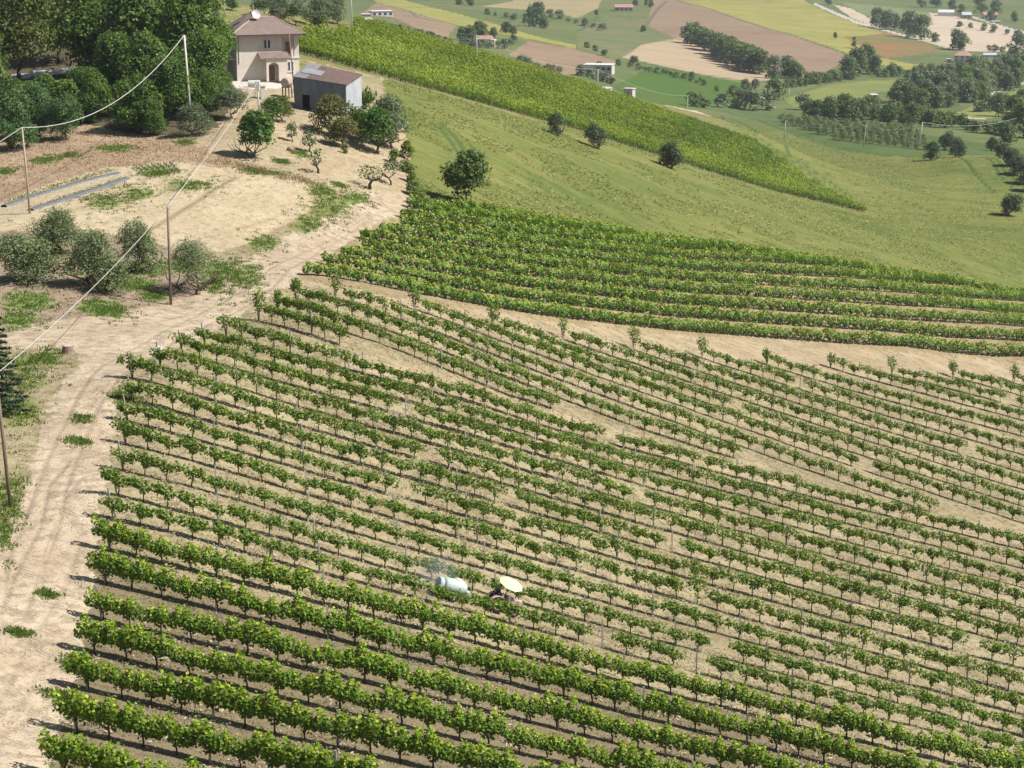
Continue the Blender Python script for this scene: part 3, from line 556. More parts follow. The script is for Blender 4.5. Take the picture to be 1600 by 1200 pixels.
# -- the rest of the grapevines: one mass
def mass(name, label, cat, lst, leafmat, nvar, nleaf, gen, seed, scale=1.0, size_mul=1.0, trunk_h=.8, trunk_r=.04):
    g = np.random.default_rng(seed); VARS = [gen(g, nleaf) for _ in range(nvar)]
    Vs, Qs, Ts, o = [], [], [], 0; TV, TQ, to = [], [], 0
    for q in lst:
        C, sz, Nn, ti = VARS[g.integers(nvar)]; m = g.random(len(C)) < g.uniform(.62, 1.0); C = C[m] * (scale * g.uniform(.84, 1.2)) * np.array([1, 1, 1.0]); C = C * np.array([1, q.get('h', 1), q.get('h', 1)]); 
        if g.random() < .5: C = C * np.array([-1, -1, 1.]); 
        f = 1.0
        if q.get('big'): C = C * np.array([.62, 1.2, 1.0]); C[:, 2] = .35 + (C[:, 2] - .5) * 1.9; f = 1.6
        c, s = math.cos(q['a']), math.sin(q['a'])
        X = np.stack([C[:, 0] * c - C[:, 1] * s, C[:, 0] * s + C[:, 1] * c, C[:, 2] + C[:, 0] * q['s']], -1) + q['p']
        N2 = Nn[m]; N2 = np.stack([N2[:, 0] * c - N2[:, 1] * s, N2[:, 0] * s + N2[:, 1] * c, N2[:, 2]], -1)
        V, Q = leaf_quads(X, sz[m] * size_mul, N2, g); Vs.append(V); Qs.append(Q + o); o += len(V); Ts.append(ti[m] + g.normal() * .05 + q.get('t', 0))
        b = np.array([(-1, -1), (1, -1), (1, 1), (-1, 1)]) * trunk_r; lx, ly = g.normal(size=2) * .06
        tv = np.concatenate([np.c_[b, np.full(4, -.1)], np.c_[b * .8 + (lx, ly), np.full(4, trunk_h * .9 * scale)]]) + q['p']
        TV.append(tv); TQ.append(np.array([(0, 1, 5, 4), (1, 2, 6, 5), (2, 3, 7, 6), (3, 0, 4, 7)]) + to); to += 8
    V = np.concatenate(Vs + TV); Q = np.concatenate(Qs + [x + o for x in TQ]); me = np_mesh(name, V, Q, leafmat, np.concatenate(Ts + [np.zeros(4 * len(TV))]))
    me.materials.append(BARK); mi = np.zeros(len(Q), np.int32); mi[len(Q) - 4 * len(TV):] = 1; me.polygons.foreach_set('material_index', mi)
    return tag(link(name, me), label, cat, None, 'stuff')
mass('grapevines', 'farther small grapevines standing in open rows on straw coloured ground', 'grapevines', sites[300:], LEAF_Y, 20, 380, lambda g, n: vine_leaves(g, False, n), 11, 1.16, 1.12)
print('vine sites', len(sites), 'posts', len(posts), 'avg slope', avg)
# -- trellis posts
posts.sort(key=lambda q: q[0])
def post_mesh(g, end):
    w = .045; h = 2.0; m = MB(); lean = -.28 if end else g.normal() * .03
    m.hexa([(-w, -w, -.3), (w, -w, -.3), (w, w, -.3), (-w, w, -.3), (lean - w, -w, h), (lean + w, -w, h), (lean + w, w, h), (lean - w, w, h)])
    m.tube([(lean * .96 - .05, 0, h - .12), (lean * .96 + .07, 0, h - .1)], .02, 5)
    return m
PM = [post_mesh(np.random.default_rng(i), False).mesh('vine_post', POSTM) for i in range(4)]; PE = post_mesh(np.random.default_rng(9), True).mesh('vine_post', POSTM)
def place_post(q, me): 
    o = link('vine_post', me); o.location = tuple(q[1]); o.rotation_euler = (0, 0, q[2]); return o
seen = set()
for i, q in enumerate(posts[:300]):
    o = place_post(q, PE if q[7] else PM[i % 4])
    if q[4] == 'A':
        lab = '%s grey post, %s from the dirt track, in the %s row up from bottom left' % ('leaning' if q[7] else 'upright', ordn(q[6]), ROWWORD(q[5])) if q[5] <= 17 else 'grey post of the lowest row cut by the frame, %s from the track' % ordn(q[6])
    else:
        lab = 'grey post, %s from the upper end, in the %s row of the upper block' % (ordn(q[6]), ordn(q[5] + 1))
    tag(o, lab, 'post', 'trellis posts in the vineyard rows')
V, Q, o_ = [], [], 0
for q in posts[300:]:
    me = PM[0]; co = np.array([tuple(v.co) for v in me.vertices])[:8]; c, s = math.cos(q[2]), math.sin(q[2])
    V.append(np.c_[co[:, 0] * c - co[:, 1] * s, co[:, 0] * s + co[:, 1] * c, co[:, 2]] + q[1]); Q.append(np.array([(4, 5, 6, 7), (0, 1, 5, 4), (1, 2, 6, 5), (2, 3, 7, 6), (3, 0, 4, 7)]) + o_); o_ += 8
if V: tag(link('vine_posts', np_mesh('vine_posts', np.concatenate(V), np.concatenate(Q), POSTM)), 'farther grey trellis posts standing in the upper vineyard rows', 'posts', None, 'stuff')

# -- mid vineyard: tall leafy curtains
def curtain(g, n, w=.55, lo=.32, hi=1.5, tilt=.75, shade_grad=.5):
    x = g.uniform(-w, w, n); th = g.uniform(0, 2 * np.pi, n); rr = np.sqrt(g.uniform(.3, 1, n)); mid = (lo + hi) / 2; hh = (hi - lo) / 2
    top = .12 * np.sin(x * 6 + g.uniform(0, 6)); y = rr * np.cos(th) * .33; z = mid + top + rr * np.sin(th) * hh
    up = g.random(n) < .07; z[up] += g.uniform(.1, .3, up.sum())
    nb = np.stack([g.normal(size=n) * .3, np.cos(th) * .9, np.sin(th) * .4 + tilt * .7], -1)
    return np.stack([x, y, z], -1), g.uniform(.2, .36, n), unit(nb + g.normal(size=(n, 3)) * .4), .42 + shade_grad * (z - mid) / hh + g.normal(size=n) * .2  # tint rises with height: bright shoot tips, shade of lower leaves painted in
M_BASE = [(478,430),(515,432),(575,445),(681,464),(760,479),(840,492),(939,504),(1070,519),(1177,525),(1282,534),(1415,544),(1542,554),(1640,562)]
M_TOP = [(630,322),(735,331),(800,343),(1000,373),(1300,413),(1640,468)]
M_LEFT = [(478,430),(505,408),(533,390),(560,372),(585,357),(608,347),(630,338),(642,331),(650,327)]
bx, by = zip(*M_BASE); tx, ty = zip(*M_TOP); ms = []
off = 0.0
for k in range(16):
    y0f = lambda x: np.interp(x, bx, by) - off * np.interp(x, [478, 1000, 1600], [.86, 1.0, 1.12])
    pts = []
    for x in range(478, 1650, 30):
        y = y0f(x); lx = np.interp(-y, [-p[1] for p in M_LEFT], [p[0] for p in M_LEFT])
        if x < lx - 1 or y < np.interp(x, tx, ty): continue
        pts.append((x, y))
    if len(pts) >= 2:
        P = curve3(pts, 30); pos, ang, sl, t = resample(P, .95, .06)
        for i in range(len(pos)):
            if topix(*pos[i])[0] < 1660: ms.append(dict(p=pos[i], a=ang[i], s=sl[i], h=float(np.interp(topix(*pos[i])[0], [478, 900, 1600], [.86, 1.0, 1.24]))))
    off += max(10.0, 21.0 - k * 1.0)
P = curve3([(640,326),(735,333),(800,345),(1000,375),(1300,415),(1640,470)], 30); pos, ang, sl, t = resample(P, .95, .06)
for i in range(len(pos)):
    if topix(*pos[i])[0] < 1660: ms.append(dict(p=pos[i], a=ang[i], s=sl[i]))
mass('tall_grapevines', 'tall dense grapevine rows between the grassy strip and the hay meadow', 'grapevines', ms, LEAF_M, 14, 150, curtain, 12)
# -- hillside vineyard beyond the meadow
U_LOW = [(440,76),(500,92),(600,120),(700,147),(800,175),(900,203),(1010,238),(1100,266),(1200,296),(1372,338)]
U_POLY = [(440,60),(440,78),(470,90),(500,93),(600,121),(700,148),(800,176),(900,204),(1010,239),(1100,267),(1200,297),(1372,339),(1300,303),(1230,258),(1165,213),(1130,186),(1060,164),(985,141),(850,98),(760,74),(700,54),(600,18),(560,20),(545,52),(500,52),(470,48)]
lx, ly = zip(*U_LOW); us = []
c0 = hit(800, 175); n_ = 0
ycol = [175.0]; r0 = math.hypot(c0.x, c0.y); az0 = math.atan2(c0.x, c0.y)
for k in range(1, 64):
    r = r0 + k * 2.7; x, y = r * math.sin(az0), r * math.cos(az0); ycol.append(float(topix(x, y, float(ground_z(x, y)))[1]))
    if ycol[-1] > ycol[-2] - .05: ycol.pop(); break
upoly = np.array(U_POLY, float)
for k, yc in enumerate(ycol):
    pts = []
    for x in range(430, 1380, 25):
        y = np.interp(x, lx, ly) - (175 - yc) * np.interp(x, [450, 800, 1372], [1.1, 1, .8])
        pts.append((x, y))
    ins = inpoly(np.array([p[0] for p in pts], float), np.array([p[1] for p in pts], float), upoly)
    run = [p for p, s in zip(pts, ins) if s]
    if len(run) < 2: continue
    row_t = float(rng.normal()) * .13
    P = np.array([tuple(hit(*p)) for p in run]); keep = np.hypot(P[:, 0], P[:, 1]) < 565; P = P[keep]
    if len(P) < 2: continue
    pos, ang, sl, t = resample(P, 1.15, .1)
    for i in range(len(pos)):
        px, py, d = topix(*pos[i]); red = 1 if inpoly(np.array([px]), np.array([py]), [(960,190),(1130,192),(1230,262),(1190,268),(1080,235),(980,210)])[0] else 0
        us.append(dict(p=pos[i], a=ang[i], s=sl[i], t=-.28 * red + row_t + .10 * math.sin(px * .021 + py * .09)))
print('mid', len(ms), 'upper', len(us), 'upper rows', len(ycol))
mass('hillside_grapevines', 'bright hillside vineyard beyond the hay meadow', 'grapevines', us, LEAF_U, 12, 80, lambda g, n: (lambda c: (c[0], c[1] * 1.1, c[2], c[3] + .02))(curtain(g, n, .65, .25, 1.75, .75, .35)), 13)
# ------------------------------------------------------------------ trees and shrubs
LM = {
 'broad': leaf_mat('broadleaf', [(0, (0.035, 0.081, 0.013)), (.4, (0.070, 0.142, 0.020)), (.8, (0.133, 0.209, 0.030)), (1, (0.210, 0.257, 0.050))], .35),
 'yellow': leaf_mat('light broadleaf', [(0, (.045, .06, .012)), (.4, (.085, .11, .018)), (.8, (.14, .16, .03)), (1, (.2, .2, .05))], .35),
 'conifer': leaf_mat('blue green needles', [(0, (0.029, 0.075, 0.022)), (.5, (0.065, 0.137, 0.036)), (1, (0.117, 0.195, 0.054))], .15),
 'fargreen': leaf_mat('far tree leaves', [(0, (0.045, 0.080, 0.024)), (.4, (0.083, 0.133, 0.036)), (.8, (0.135, 0.196, 0.053)), (1, (0.210, 0.254, 0.075))], .3),
 'olive': leaf_mat('olive leaves', [(0, (0.070, 0.102, 0.036)), (.4, (0.127, 0.166, 0.066)), (.8, (0.205, 0.247, 0.108)), (1, (0.296, 0.334, 0.168))], .2, .5),
 'darkolive': leaf_mat('meadow olive leaves', [(0, (.035, .055, .025)), (.4, (.06, .088, .04)), (.8, (.095, .125, .058)), (1, (.15, .175, .09))], .2, .5),
 'fig': leaf_mat('dark glossy leaves', [(0, (0.029, 0.078, 0.012)), (.4, (0.058, 0.137, 0.019)), (.8, (0.111, 0.202, 0.030)), (1, (0.182, 0.260, 0.048))], .3),
 'walnut': leaf_mat('walnut leaves', [(0, (0.036, 0.068, 0.014)), (.4, (0.065, 0.115, 0.022)), (.8, (0.111, 0.169, 0.036)), (1, (0.169, 0.223, 0.054))], .3),
 'rusty': leaf_mat('rusty leaves', [(0, (0.056, 0.078, 0.017)), (.4, (0.106, 0.124, 0.026)), (.75, (0.163, 0.130, 0.042)), (1, (0.275, 0.143, 0.060))], .3),
 'grey': leaf_mat('grey green leaves', [(0, (0.069, 0.096, 0.050)), (.4, (0.115, 0.156, 0.083)), (.8, (0.184, 0.228, 0.121)), (1, (0.253, 0.300, 0.176))], .25),
 'gold': leaf_mat('yellow green leaves', [(0, (.06, .10, .014)), (.4, (.13, .18, .02)), (.8, (.25, .27, .03)), (1, (.4, .36, .05))], .35),
 'grass': leaf_mat('grass blades', [(0, (0.060, 0.111, 0.017)), (.4, (0.102, 0.170, 0.025)), (.8, (0.153, 0.221, 0.038)), (1, (0.289, 0.264, 0.102))], .4),
 'straw': leaf_mat('dry straw', [(0, (0.213, 0.148, 0.082)), (.5, (0.361, 0.262, 0.148)), (1, (0.476, 0.369, 0.221))], .2),
}
TRUNK = plain('tree bark', (.10, .08, .06), (.055, .042, .03), 5)
PALETRUNK = plain('grey bark', (.22, .19, .15), (.12, .10, .08), 5)
def limbs(g, H, th, spread, r, n=6, forks=1):
    mb = MB(); mb_tops = []
    for f in range(forks):
        a0 = g.uniform(0, 6.28); b = np.array([math.cos(a0), math.sin(a0)]) * (0 if forks == 1 else .12 * spread)
        top = np.array([b[0] * 1.8 + g.normal() * .05 * spread, b[1] * 1.8 + g.normal() * .05 * spread, th])
        mb.tube([(b[0], b[1], -.3), (b[0] * 1.2 + g.normal() * .02, b[1] * 1.2, th * .5), tuple(top)], [r * 1.35, r, r * .8], 7)
        for k in range(n):
            a = g.uniform(0, 6.28); e = g.uniform(.4, 1.0); l = spread * g.uniform(.55, .95)
            end = top + np.array([math.cos(a) * l * .5 * e, math.sin(a) * l * .5 * e, (H - th) * g.uniform(.2, .55)]); mid = (top + end) / 2 + np.array([math.cos(a), math.sin(a), -.3]) * l * .1
            mb.tube([tuple(top - (0, 0, .08 * th)), tuple(mid), tuple(end)], [r * .6, r * .4, r * .15], 5, False); mb_tops.append(end)
    return mb, mb_tops
def crown(g, H, th, W, n, leaf, lobes=9, flat=1.0, droop=0.0, fill=.45, top=0.0):
    """leaf centres in a cluster of uneven lobes, with gaps"""
    Cs, Ns = [], []; L = []; ch = H - th; W = W * .92
    for k in range(lobes):
        a = g.uniform(0, 6.28); u = math.sqrt(g.uniform(0, 1)); zz = g.uniform(.06, .86); rmax = W * .5 * (math.sin(math.pi * (.3 + .62 * zz)) if top == 0 else max(.15, (1 - zz) * top))
        rad = W * g.uniform(.19, .31); L.append((np.array([math.cos(a) * u * max(.05, rmax - rad * .6), math.sin(a) * u * max(.05, rmax - rad * .6), th + ch * zz]), rad, min(rad * flat, ch * .4)))
    L.append((np.array([0, 0, th + ch * .48]), W * .36, ch * .46))
    wts = np.array([l[1] ** 2 for l in L]); cnt = (n * wts / wts.sum()).astype(int) + 1
    for (c, r, rz), m in zip(L, cnt):
        d = unit(g.normal(size=(m, 3))); d[:, 2] = np.where(d[:, 2] < -.35, -d[:, 2], d[:, 2]); rr = np.cbrt(g.uniform(fill ** 3, 1.05, m)) * (1 + .13 * np.sin(d[:, 0] * 6 + r * 9) * np.sin(d[:, 1] * 7 + d[:, 2] * 5))
        p = c + d * rr[:, None] * np.array([r, r, rz]); p[:, 2] -= droop * np.hypot(p[:, 0], p[:, 1]) ** 2 / max(W, 1)
        Cs.append(p); Ns.append(d)
    C = np.concatenate(Cs); Nn = np.concatenate(Ns); keep = vnoise(C[:, 0] / (W * .11) + 31, (C[:, 1] + C[:, 2]) / (W * .11) + 17, int(g.integers(1e6))) > -.33
    C, Nn = C[keep], Nn[keep]; C[:, 2] = np.maximum(C[:, 2], .1)
    cl = vnoise(C[:, 0] / (W * .13) + 7, (C[:, 2] + C[:, 1]) / (W * .13) + 3, int(g.integers(1e6)))
    return C, unit(Nn * .7 + np.array([0, 0, .35]) + g.normal(size=C.shape) * .5), .42 + cl * .45 + g.normal(size=len(C)) * .16, leaf * g.uniform(.7, 1.3, len(C))
_tc = {}
def tree_meshes(kind, seed):
    """unit tree 1 m... built at true size classes, shared between copies"""
    key = (kind, seed)
    if key in _tc: return _tc[key]
    g = np.random.default_rng(hash_(kind) + seed * 17); K = KIND[kind]
    H, W, th = K['H'], K['W'], K['th']
    C, Nn, ti, sz = crown(g, H, th, W, K['n'], K['leaf'], K.get('lobes', 9), K.get('flat', 1), K.get('droop', 0), K.get('fill', .45), K.get('top', 0))
    V, Q = leaf_quads(C, sz, Nn, g, K.get('asp', .8)); fo = np_mesh('crown', V, Q, LM[K['mat']], ti)
    tr = None
    if K.get('r'): tr = limbs(g, H, max(th, H * .12), W, K['r'], K.get('limb', 6), K.get('forks', 1))[0].mesh('trunk', PALETRUNK if K.get('pale') else TRUNK, True)
    _tc[key] = (tr, fo); return _tc[key]
def hash_(s): return sum(ord(c) * (i + 1) for i, c in enumerate(s))
KIND = {
 'broad': dict(H=10, W=9.5, th=.5, n=11000, leaf=.34, lobes=20, mat='broad', r=.22, fill=.55),
 'yellow': dict(H=11, W=10, th=2.0, n=10000, leaf=.32, lobes=18, mat='yellow', r=.2, fill=.5),
 'conifer': dict(H=9, W=8, th=.3, n=11000, leaf=.34, lobes=18, mat='conifer', r=.16, fill=.5, asp=.45),
 'bush': dict(H=4.5, W=5, th=.1, n=3600, leaf=.26, lobes=11, mat='broad', r=.07, fill=.5),
 'olive': dict(H=4.6, W=5.6, th=.35, n=9500, leaf=.2, lobes=16, mat='olive', r=.14, asp=.45, droop=.25, fill=.35, forks=2),
 'thinolive': dict(H=4.6, W=5.4, th=.2, n=5200, leaf=.19, lobes=11, mat='olive', r=.1, asp=.35, droop=.1, fill=.3, forks=3),
 'meadowolive': dict(H=4.2, W=4.8, th=.35, n=5200, leaf=.26, lobes=14, mat='darkolive', r=.12, asp=.5, fill=.4, forks=3),
 'fig': dict(H=5.2, W=5.8, th=.4, n=3600, leaf=.36, lobes=12, mat='fig', r=.13, fill=.45, forks=2),
 'walnut': dict(H=6.2, W=7.6, th=.8, n=3800, leaf=.38, lobes=12, mat='walnut', r=.2, fill=.45),
 'fruit': dict(H=3.4, W=4.0, th=.55, n=2800, leaf=.2, lobes=8, mat='fig', r=.1, fill=.35),
 'rusty': dict(H=3.8, W=4.6, th=.7, n=3400, leaf=.2, lobes=9, mat='rusty', r=.11, fill=.4),
 'sapling': dict(H=2.6, W=1.8, th=.5, n=420, leaf=.2, lobes=6, mat='grey', r=.05, fill=.2),
 'sparse': dict(H=2.6, W=2.8, th=.7, n=330, leaf=.22, lobes=7, mat='grey', r=.09, fill=.2, limb=7),
 'pruned': dict(H=2.3, W=2.8, th=.8, n=150, leaf=.2, lobes=6, mat='fruitlite', r=.12, fill=.1, limb=8),
 'shrub': dict(H=1.8, W=2.2, th=.05, n=900, leaf=.2, lobes=7, mat='grass', r=.03, fill=.35),
 'gold': dict(H=2.0, W=1.9, th=.05, n=750, leaf=.2, lobes=7, mat='gold', r=.03, fill=.35),
 'greybush': dict(H=3.6, W=4.2, th=.1, n=4200, leaf=.2, lobes=8, mat='grey', r=.08, fill=.4, asp=.45),
 'far': dict(H=10, W=10.5, th=.2, n=1700, leaf=.8, lobes=14, mat='fargreen', r=.2, fill=.55),
 'farpop': dict(H=10, W=6, th=.6, n=700, leaf=.75, lobes=10, mat='fargreen', r=.18, fill=.5),
 'fargrey': dict(H=10, W=10, th=.2, n=1500, leaf=.75, lobes=14, mat='grey', r=.18, fill=.5),
 'farolive': dict(H=4, W=5.4, th=.1, n=480, leaf=.42, lobes=8, mat='olive', r=.1, fill=.5),
 'farbush': dict(H=4, W=6, th=.05, n=500, leaf=.6, lobes=9, mat='fargreen', r=.08, fill=.5),
 'fargreybush': dict(H=4, W=6, th=.05, n=500, leaf=.6, lobes=9, mat='grey', r=.08, fill=.5),
}
LM['hay'] = leaf_mat('hay grass', [(0, (0.077, 0.123, 0.028)), (.35, (0.133, 0.171, 0.041)), (.7, (0.202, 0.218, 0.060)), (1, (0.292, 0.284, 0.095))], .25)
LM['spruce'] = leaf_mat('spruce needles', [(0, (.012, .028, .014)), (.5, (.024, .05, .022)), (1, (.05, .085, .04))], .1)
LM['litter'] = leaf_mat('loose straw', [(0, (0.107, 0.082, 0.053)), (.3, (0.197, 0.152, 0.102)), (.6, (0.344, 0.279, 0.189)), (1, (0.492, 0.410, 0.295))], .1)
LM['fruitlite'] = LM['fig']
def tree(name, kind, px, py, hpx, label, cat='tree', group=None, wf=1.0, seed=None, at=None, nv=4):
    p = at if at is not None else hit(px, py); s = hpx / ppm(p) / KIND[kind]['H'] / .97
    tr, fo = tree_meshes(kind, int(rng.integers(nv)) if seed is None else seed)
    e = empty(name, p, float(rng.uniform(0, 6.28)), label, cat, group, (s * wf, s * wf, s))
    if tr: link('trunk' if KIND[kind]['th'] > .3 else 'stem', tr, e)
    link('crown' if KIND[kind]['th'] > .3 else 'foliage', fo, e)
    return e
T = tree
# the wood on the bank: far side of the lane
T('pine_tree', 'yellow', 30, 128, 175, 'light yellowish green tree with a bare dark trunk beside the concrete lane', seed=0)
T('pine_tree', 'yellow', 92, 98, 130, 'yellowish tree behind the lane, second from the left edge', seed=1)
T('broadleaf_tree', 'broad', 150, 118, 150, 'tall dark green tree above the right end of the lane', seed=0)
T('broadleaf_tree', 'broad', 215, 128, 165, 'tall dense tree left of the pole in the wood', seed=1)
T('broadleaf_tree', 'broad', 255, 118, 150, 'rounded dark tree directly behind the pole in the wood', seed=2)
T('broadleaf_tree', 'broad', 308, 138, 160, 'dark tree crowding the left wall of the house', seed=3)
T('broadleaf_tree', 'broad', 110, 60, 110, 'dark tree at the top of the wood, third from the photo corner', seed=2)
T('broadleaf_tree', 'broad', 190, 62, 120, 'dark tree at the top of the wood near its middle', seed=3)
T('broadleaf_tree', 'broad', 250, 66, 110, 'dark tree at the top of the wood left of the roof', seed=0)
T('broadleaf_tree', 'broad', 288, 62, 100, 'dark tree at the top of the wood nearest the roof', seed=1)
T('pine_tree', 'yellow', -20, 70, 120, 'yellowish tree cut by the upper left corner of the photo', seed=2)
T('broadleaf_tree', 'broad', 60, 45, 90, 'dark tree cut by the top edge behind the yellowish trees', seed=0)
T('broadleaf_tree', 'broad', -40, 150, 130, 'dark tree cut by the left edge beside the lane', seed=2)
# near side of the lane, down the bank
T('conifer_tree', 'conifer', 20, 232, 92, 'dark blue green tree at the left edge above the dirt bank', seed=0, wf=1.1)
T('conifer_tree', 'conifer', 62, 215, 85, 'dark blue green tree behind the left utility pole', seed=1)
T('conifer_tree', 'conifer', 104, 218, 72, 'low dark green tree overhanging the red dirt bank', seed=2)
T('broadleaf_tree', 'broad', 150, 190, 75, 'shaded tree between the red bank and the lane', seed=3)
T('broadleaf_tree', 'broad', 215, 206, 92, 'leafy tree at the right end of the red bank', seed=0)
T('broadleaf_tree', 'broad', 262, 196, 100, 'bright topped tree below the pole in the wood', seed=1)
T('broadleaf_tree', 'broad', 240, 211, 50, 'low bushy tree in front of the wood edge', seed=2)
T('broadleaf_tree', 'broad', 318, 182, 78, 'tree at the right end of the wood below the house terrace', seed=0)
T('broadleaf_tree', 'broad', 342, 164, 60, 'tree at the terrace corner left of the white gate pillar', seed=3)
T('olive_tree', 'greybush', 300, 211, 46, 'grey green shrubby tree at the foot of the wood on pale soil', seed=1, wf=1.3)
T('olive_tree', 'greybush', 362, 185, 48, 'grey green shrub just above the dark leafy fig tree', seed=2, wf=1.2)
T('shrub', 'bush', 170, 160, 50, 'shaded shrub under the wood below the lane', 'shrub', seed=0)
T('shrub', 'bush', 120, 150, 45, 'shaded shrub under the yellowish trees below the lane', 'shrub', seed=1)
T('shrub', 'bush', 18, 168, 45, 'dark shrub at the left edge just below the lane', 'shrub', seed=2)
T('shrub', 'bush', 70, 165, 45, 'dark shrub beneath the bare trunk below the lane', 'shrub', seed=3)
for i, (x, y, h, l) in enumerate([(45, 186, 55, 'dark shrub under the lane, second from the left edge'), (100, 182, 58, 'dark shrub under the lane, behind the low tree on the red bank'), (140, 170, 55, 'dark shrub under the lane, left of the shaded tree'), (190, 168, 58, 'dark shrub under the lane near its right end'), (228, 160, 60, 'dark shrub deep in the middle of the wood'), (270, 158, 60, 'dark shrub deep in the wood, left of the concrete pole'), (318, 150, 55, 'dark shrub deep in the wood, right of the concrete pole'), (200, 105, 60, 'dark shrub above the lane, left of the concrete pole'), (280, 112, 55, 'dark shrub above the lane, behind the concrete pole')]):
    T('shrub', 'bush', x, y, h, l, 'shrub', seed=i % 4, wf=1.3)
for x, y, h, l, k in [(182, 172, 112, 'tall tree in the middle of the wood, right of the lane end', 1), (228, 176, 116, 'tall tree in the middle of the wood, left of the concrete pole', 2), (274, 172, 100, 'tall tree in the middle of the wood, below the concrete pole foot', 0), (322, 168, 112, 'tall tree in the middle of the wood, nearest the house terrace', 2)]:
    T('broadleaf_tree', 'broad', x, y, h, l, seed=k, wf=.95)
T('shrub', 'shrub', 17, 234, 34, 'bright green shrub at the left edge on the dirt bank', 'shrub', seed=0, wf=.7)
T('shrub', 'shrub', 145, 192, 20, 'pale weedy shrub on top of the red bank', 'shrub', seed=1)
# olives by the garden
T('olive_tree', 'olive', 44, 440, 78, 'large grey green olive nearest the left edge by the garden', seed=0, wf=1.3)
T('olive_tree', 'olive', 92, 394, 62, 'grey olive behind the large left one, at the foot of the pole', seed=1, wf=1.3)
T('olive_tree', 'olive', 150, 452, 84, 'large olive with a shaded trunk, in the middle of the garden edge', seed=2, wf=1.2)
T('olive_tree', 'olive', 212, 424, 72, 'olive tucked behind the middle one, nearest the slack cable', seed=3, wf=1.0)
T('olive_tree', 'thinolive', 302, 457, 80, 'thin spiky olive right of the dark utility pole', seed=0, wf=1.1)
# orchard round the shed
T('fig_tree', 'fig', 400, 246, 66, 'dense dark green fig tree below the concrete pole', seed=0)
T('fruit_tree', 'fruit', 424, 195, 40, 'small bright fruit tree left of the shed beside the pole', seed=0)
T('fruit_tree', 'rusty', 441, 190, 38, 'small reddish green fruit tree under the shed doorway', seed=0)
T('young_tree', 'sapling', 457, 222, 35, 'slender pale sapling below the shed', 'tree', seed=0)
T('fruit_tree', 'sparse', 484, 238, 36, 'sparse bluish young tree in the orchard, below the shed door', seed=0)
T('fruit_tree', 'rusty', 520, 213, 60, 'rusty leaved tree against the dark shed wall', seed=1)
T('fruit_tree', 'rusty', 536, 231, 52, 'rusty leaved tree in front of the shed corner', seed=2)
T('fruit_tree', 'fruit', 590, 240, 66, 'dark green tree at the right end of the orchard', seed=1)
T('fruit_tree', 'fruit', 568, 224, 54, 'green tree between the rusty tree and the grey bush', seed=2)
T('pruned_tree', 'pruned', 497, 271, 36, 'hard pruned fruit tree with knobbly limbs and few leaves', seed=0)
T('pruned_tree', 'pruned', 578, 295, 38, 'hard pruned tree with red brown limbs near the meadow edge', seed=1, wf=1.2)
T('pruned_tree', 'sparse', 611, 289, 40, 'pruned tree with bluish leaf tufts nearest the meadow edge', seed=1)
T('grey_bush', 'greybush', 612, 232, 72, 'tall grey green bush beside the meadow below the shed', 'bush', seed=0)
T('grey_bush', 'greybush', 600, 203, 40, 'small grey green bush behind the prickly pear', 'bush', seed=1)
T('yellow_bush', 'gold', 556, 200, 30, 'yellow green bush at the foot of the pale shed wall', 'bush', seed=0)
T('yellow_bush', 'gold', 634, 248, 28, 'bright yellow bush at the top of the meadow fence line', 'bush', seed=1)
T('yellow_bush', 'gold', 642, 285, 26, 'yellow green bush midway down the meadow fence line', 'bush', seed=2)
for i, (x, y, h, l) in enumerate([(572,170,26,'green shrub against the shed side wall'),(615,255,20,'low green shrub beside the grey bush'),(632,268,20,'leafy shrub between the two yellow bushes'),(647,305,24,'green shrub at the lower end of the meadow fence'),(655,322,26,'weedy shrub where meadow fence meets the vine rows'),(540,240,14,'low yellowish clump between the two rusty trees'),(690,328,20,'tall dark weeds left of the walnut trunk'),(665,330,22,'tall dark weeds at the corner of the meadow')]):
    T('shrub', 'shrub', x, y, h, l, 'shrub', seed=i % 4)
T('walnut_tree', 'walnut', 731, 327, 80, 'dark broad walnut tree standing alone above the vine rows', seed=0)
# meadow olives
T('olive_tree', 'meadowolive', 868, 211, 31, 'small round olive in the meadow, uppermost of three beside the hillside vines', seed=0, wf=1.1)
T('olive_tree', 'meadowolive', 930, 231, 37, 'round olive in the meadow, middle of the three beside the hillside vines', seed=1)
T('olive_tree', 'meadowolive', 1047, 262, 37, 'twin stemmed olive in the meadow, lowest of three beside the hillside vines', seed=2, wf=1.05)
T('olive_tree', 'meadowolive', 1456, 250, 26, 'round olive at the edge of the young olive grove, leftmost of three', seed=0, wf=1.1)
T('olive_tree', 'meadowolive', 1480, 234, 28, 'round olive inside the grove edge, rearmost of three', seed=1)
T('olive_tree', 'meadowolive', 1494, 246, 28, 'round olive at the grove edge, rightmost of three', seed=2)
T('olive_tree', 'meadowolive', 1579, 337, 34, 'round olive alone in the right meadow near the frame edge', seed=3, wf=1.1)
for i, (x, y, h) in enumerate([(1551,236,20),(1564,247,24),(1578,259,28),(1590,273,30),(1602,288,32),(1612,300,34)]):
    T('olive_tree', 'meadowolive', x, y, h, 'round olive in the row along the right edge, %s from the grove' % ordn(i + 1), 'tree', 'olives in a row at the right edge')
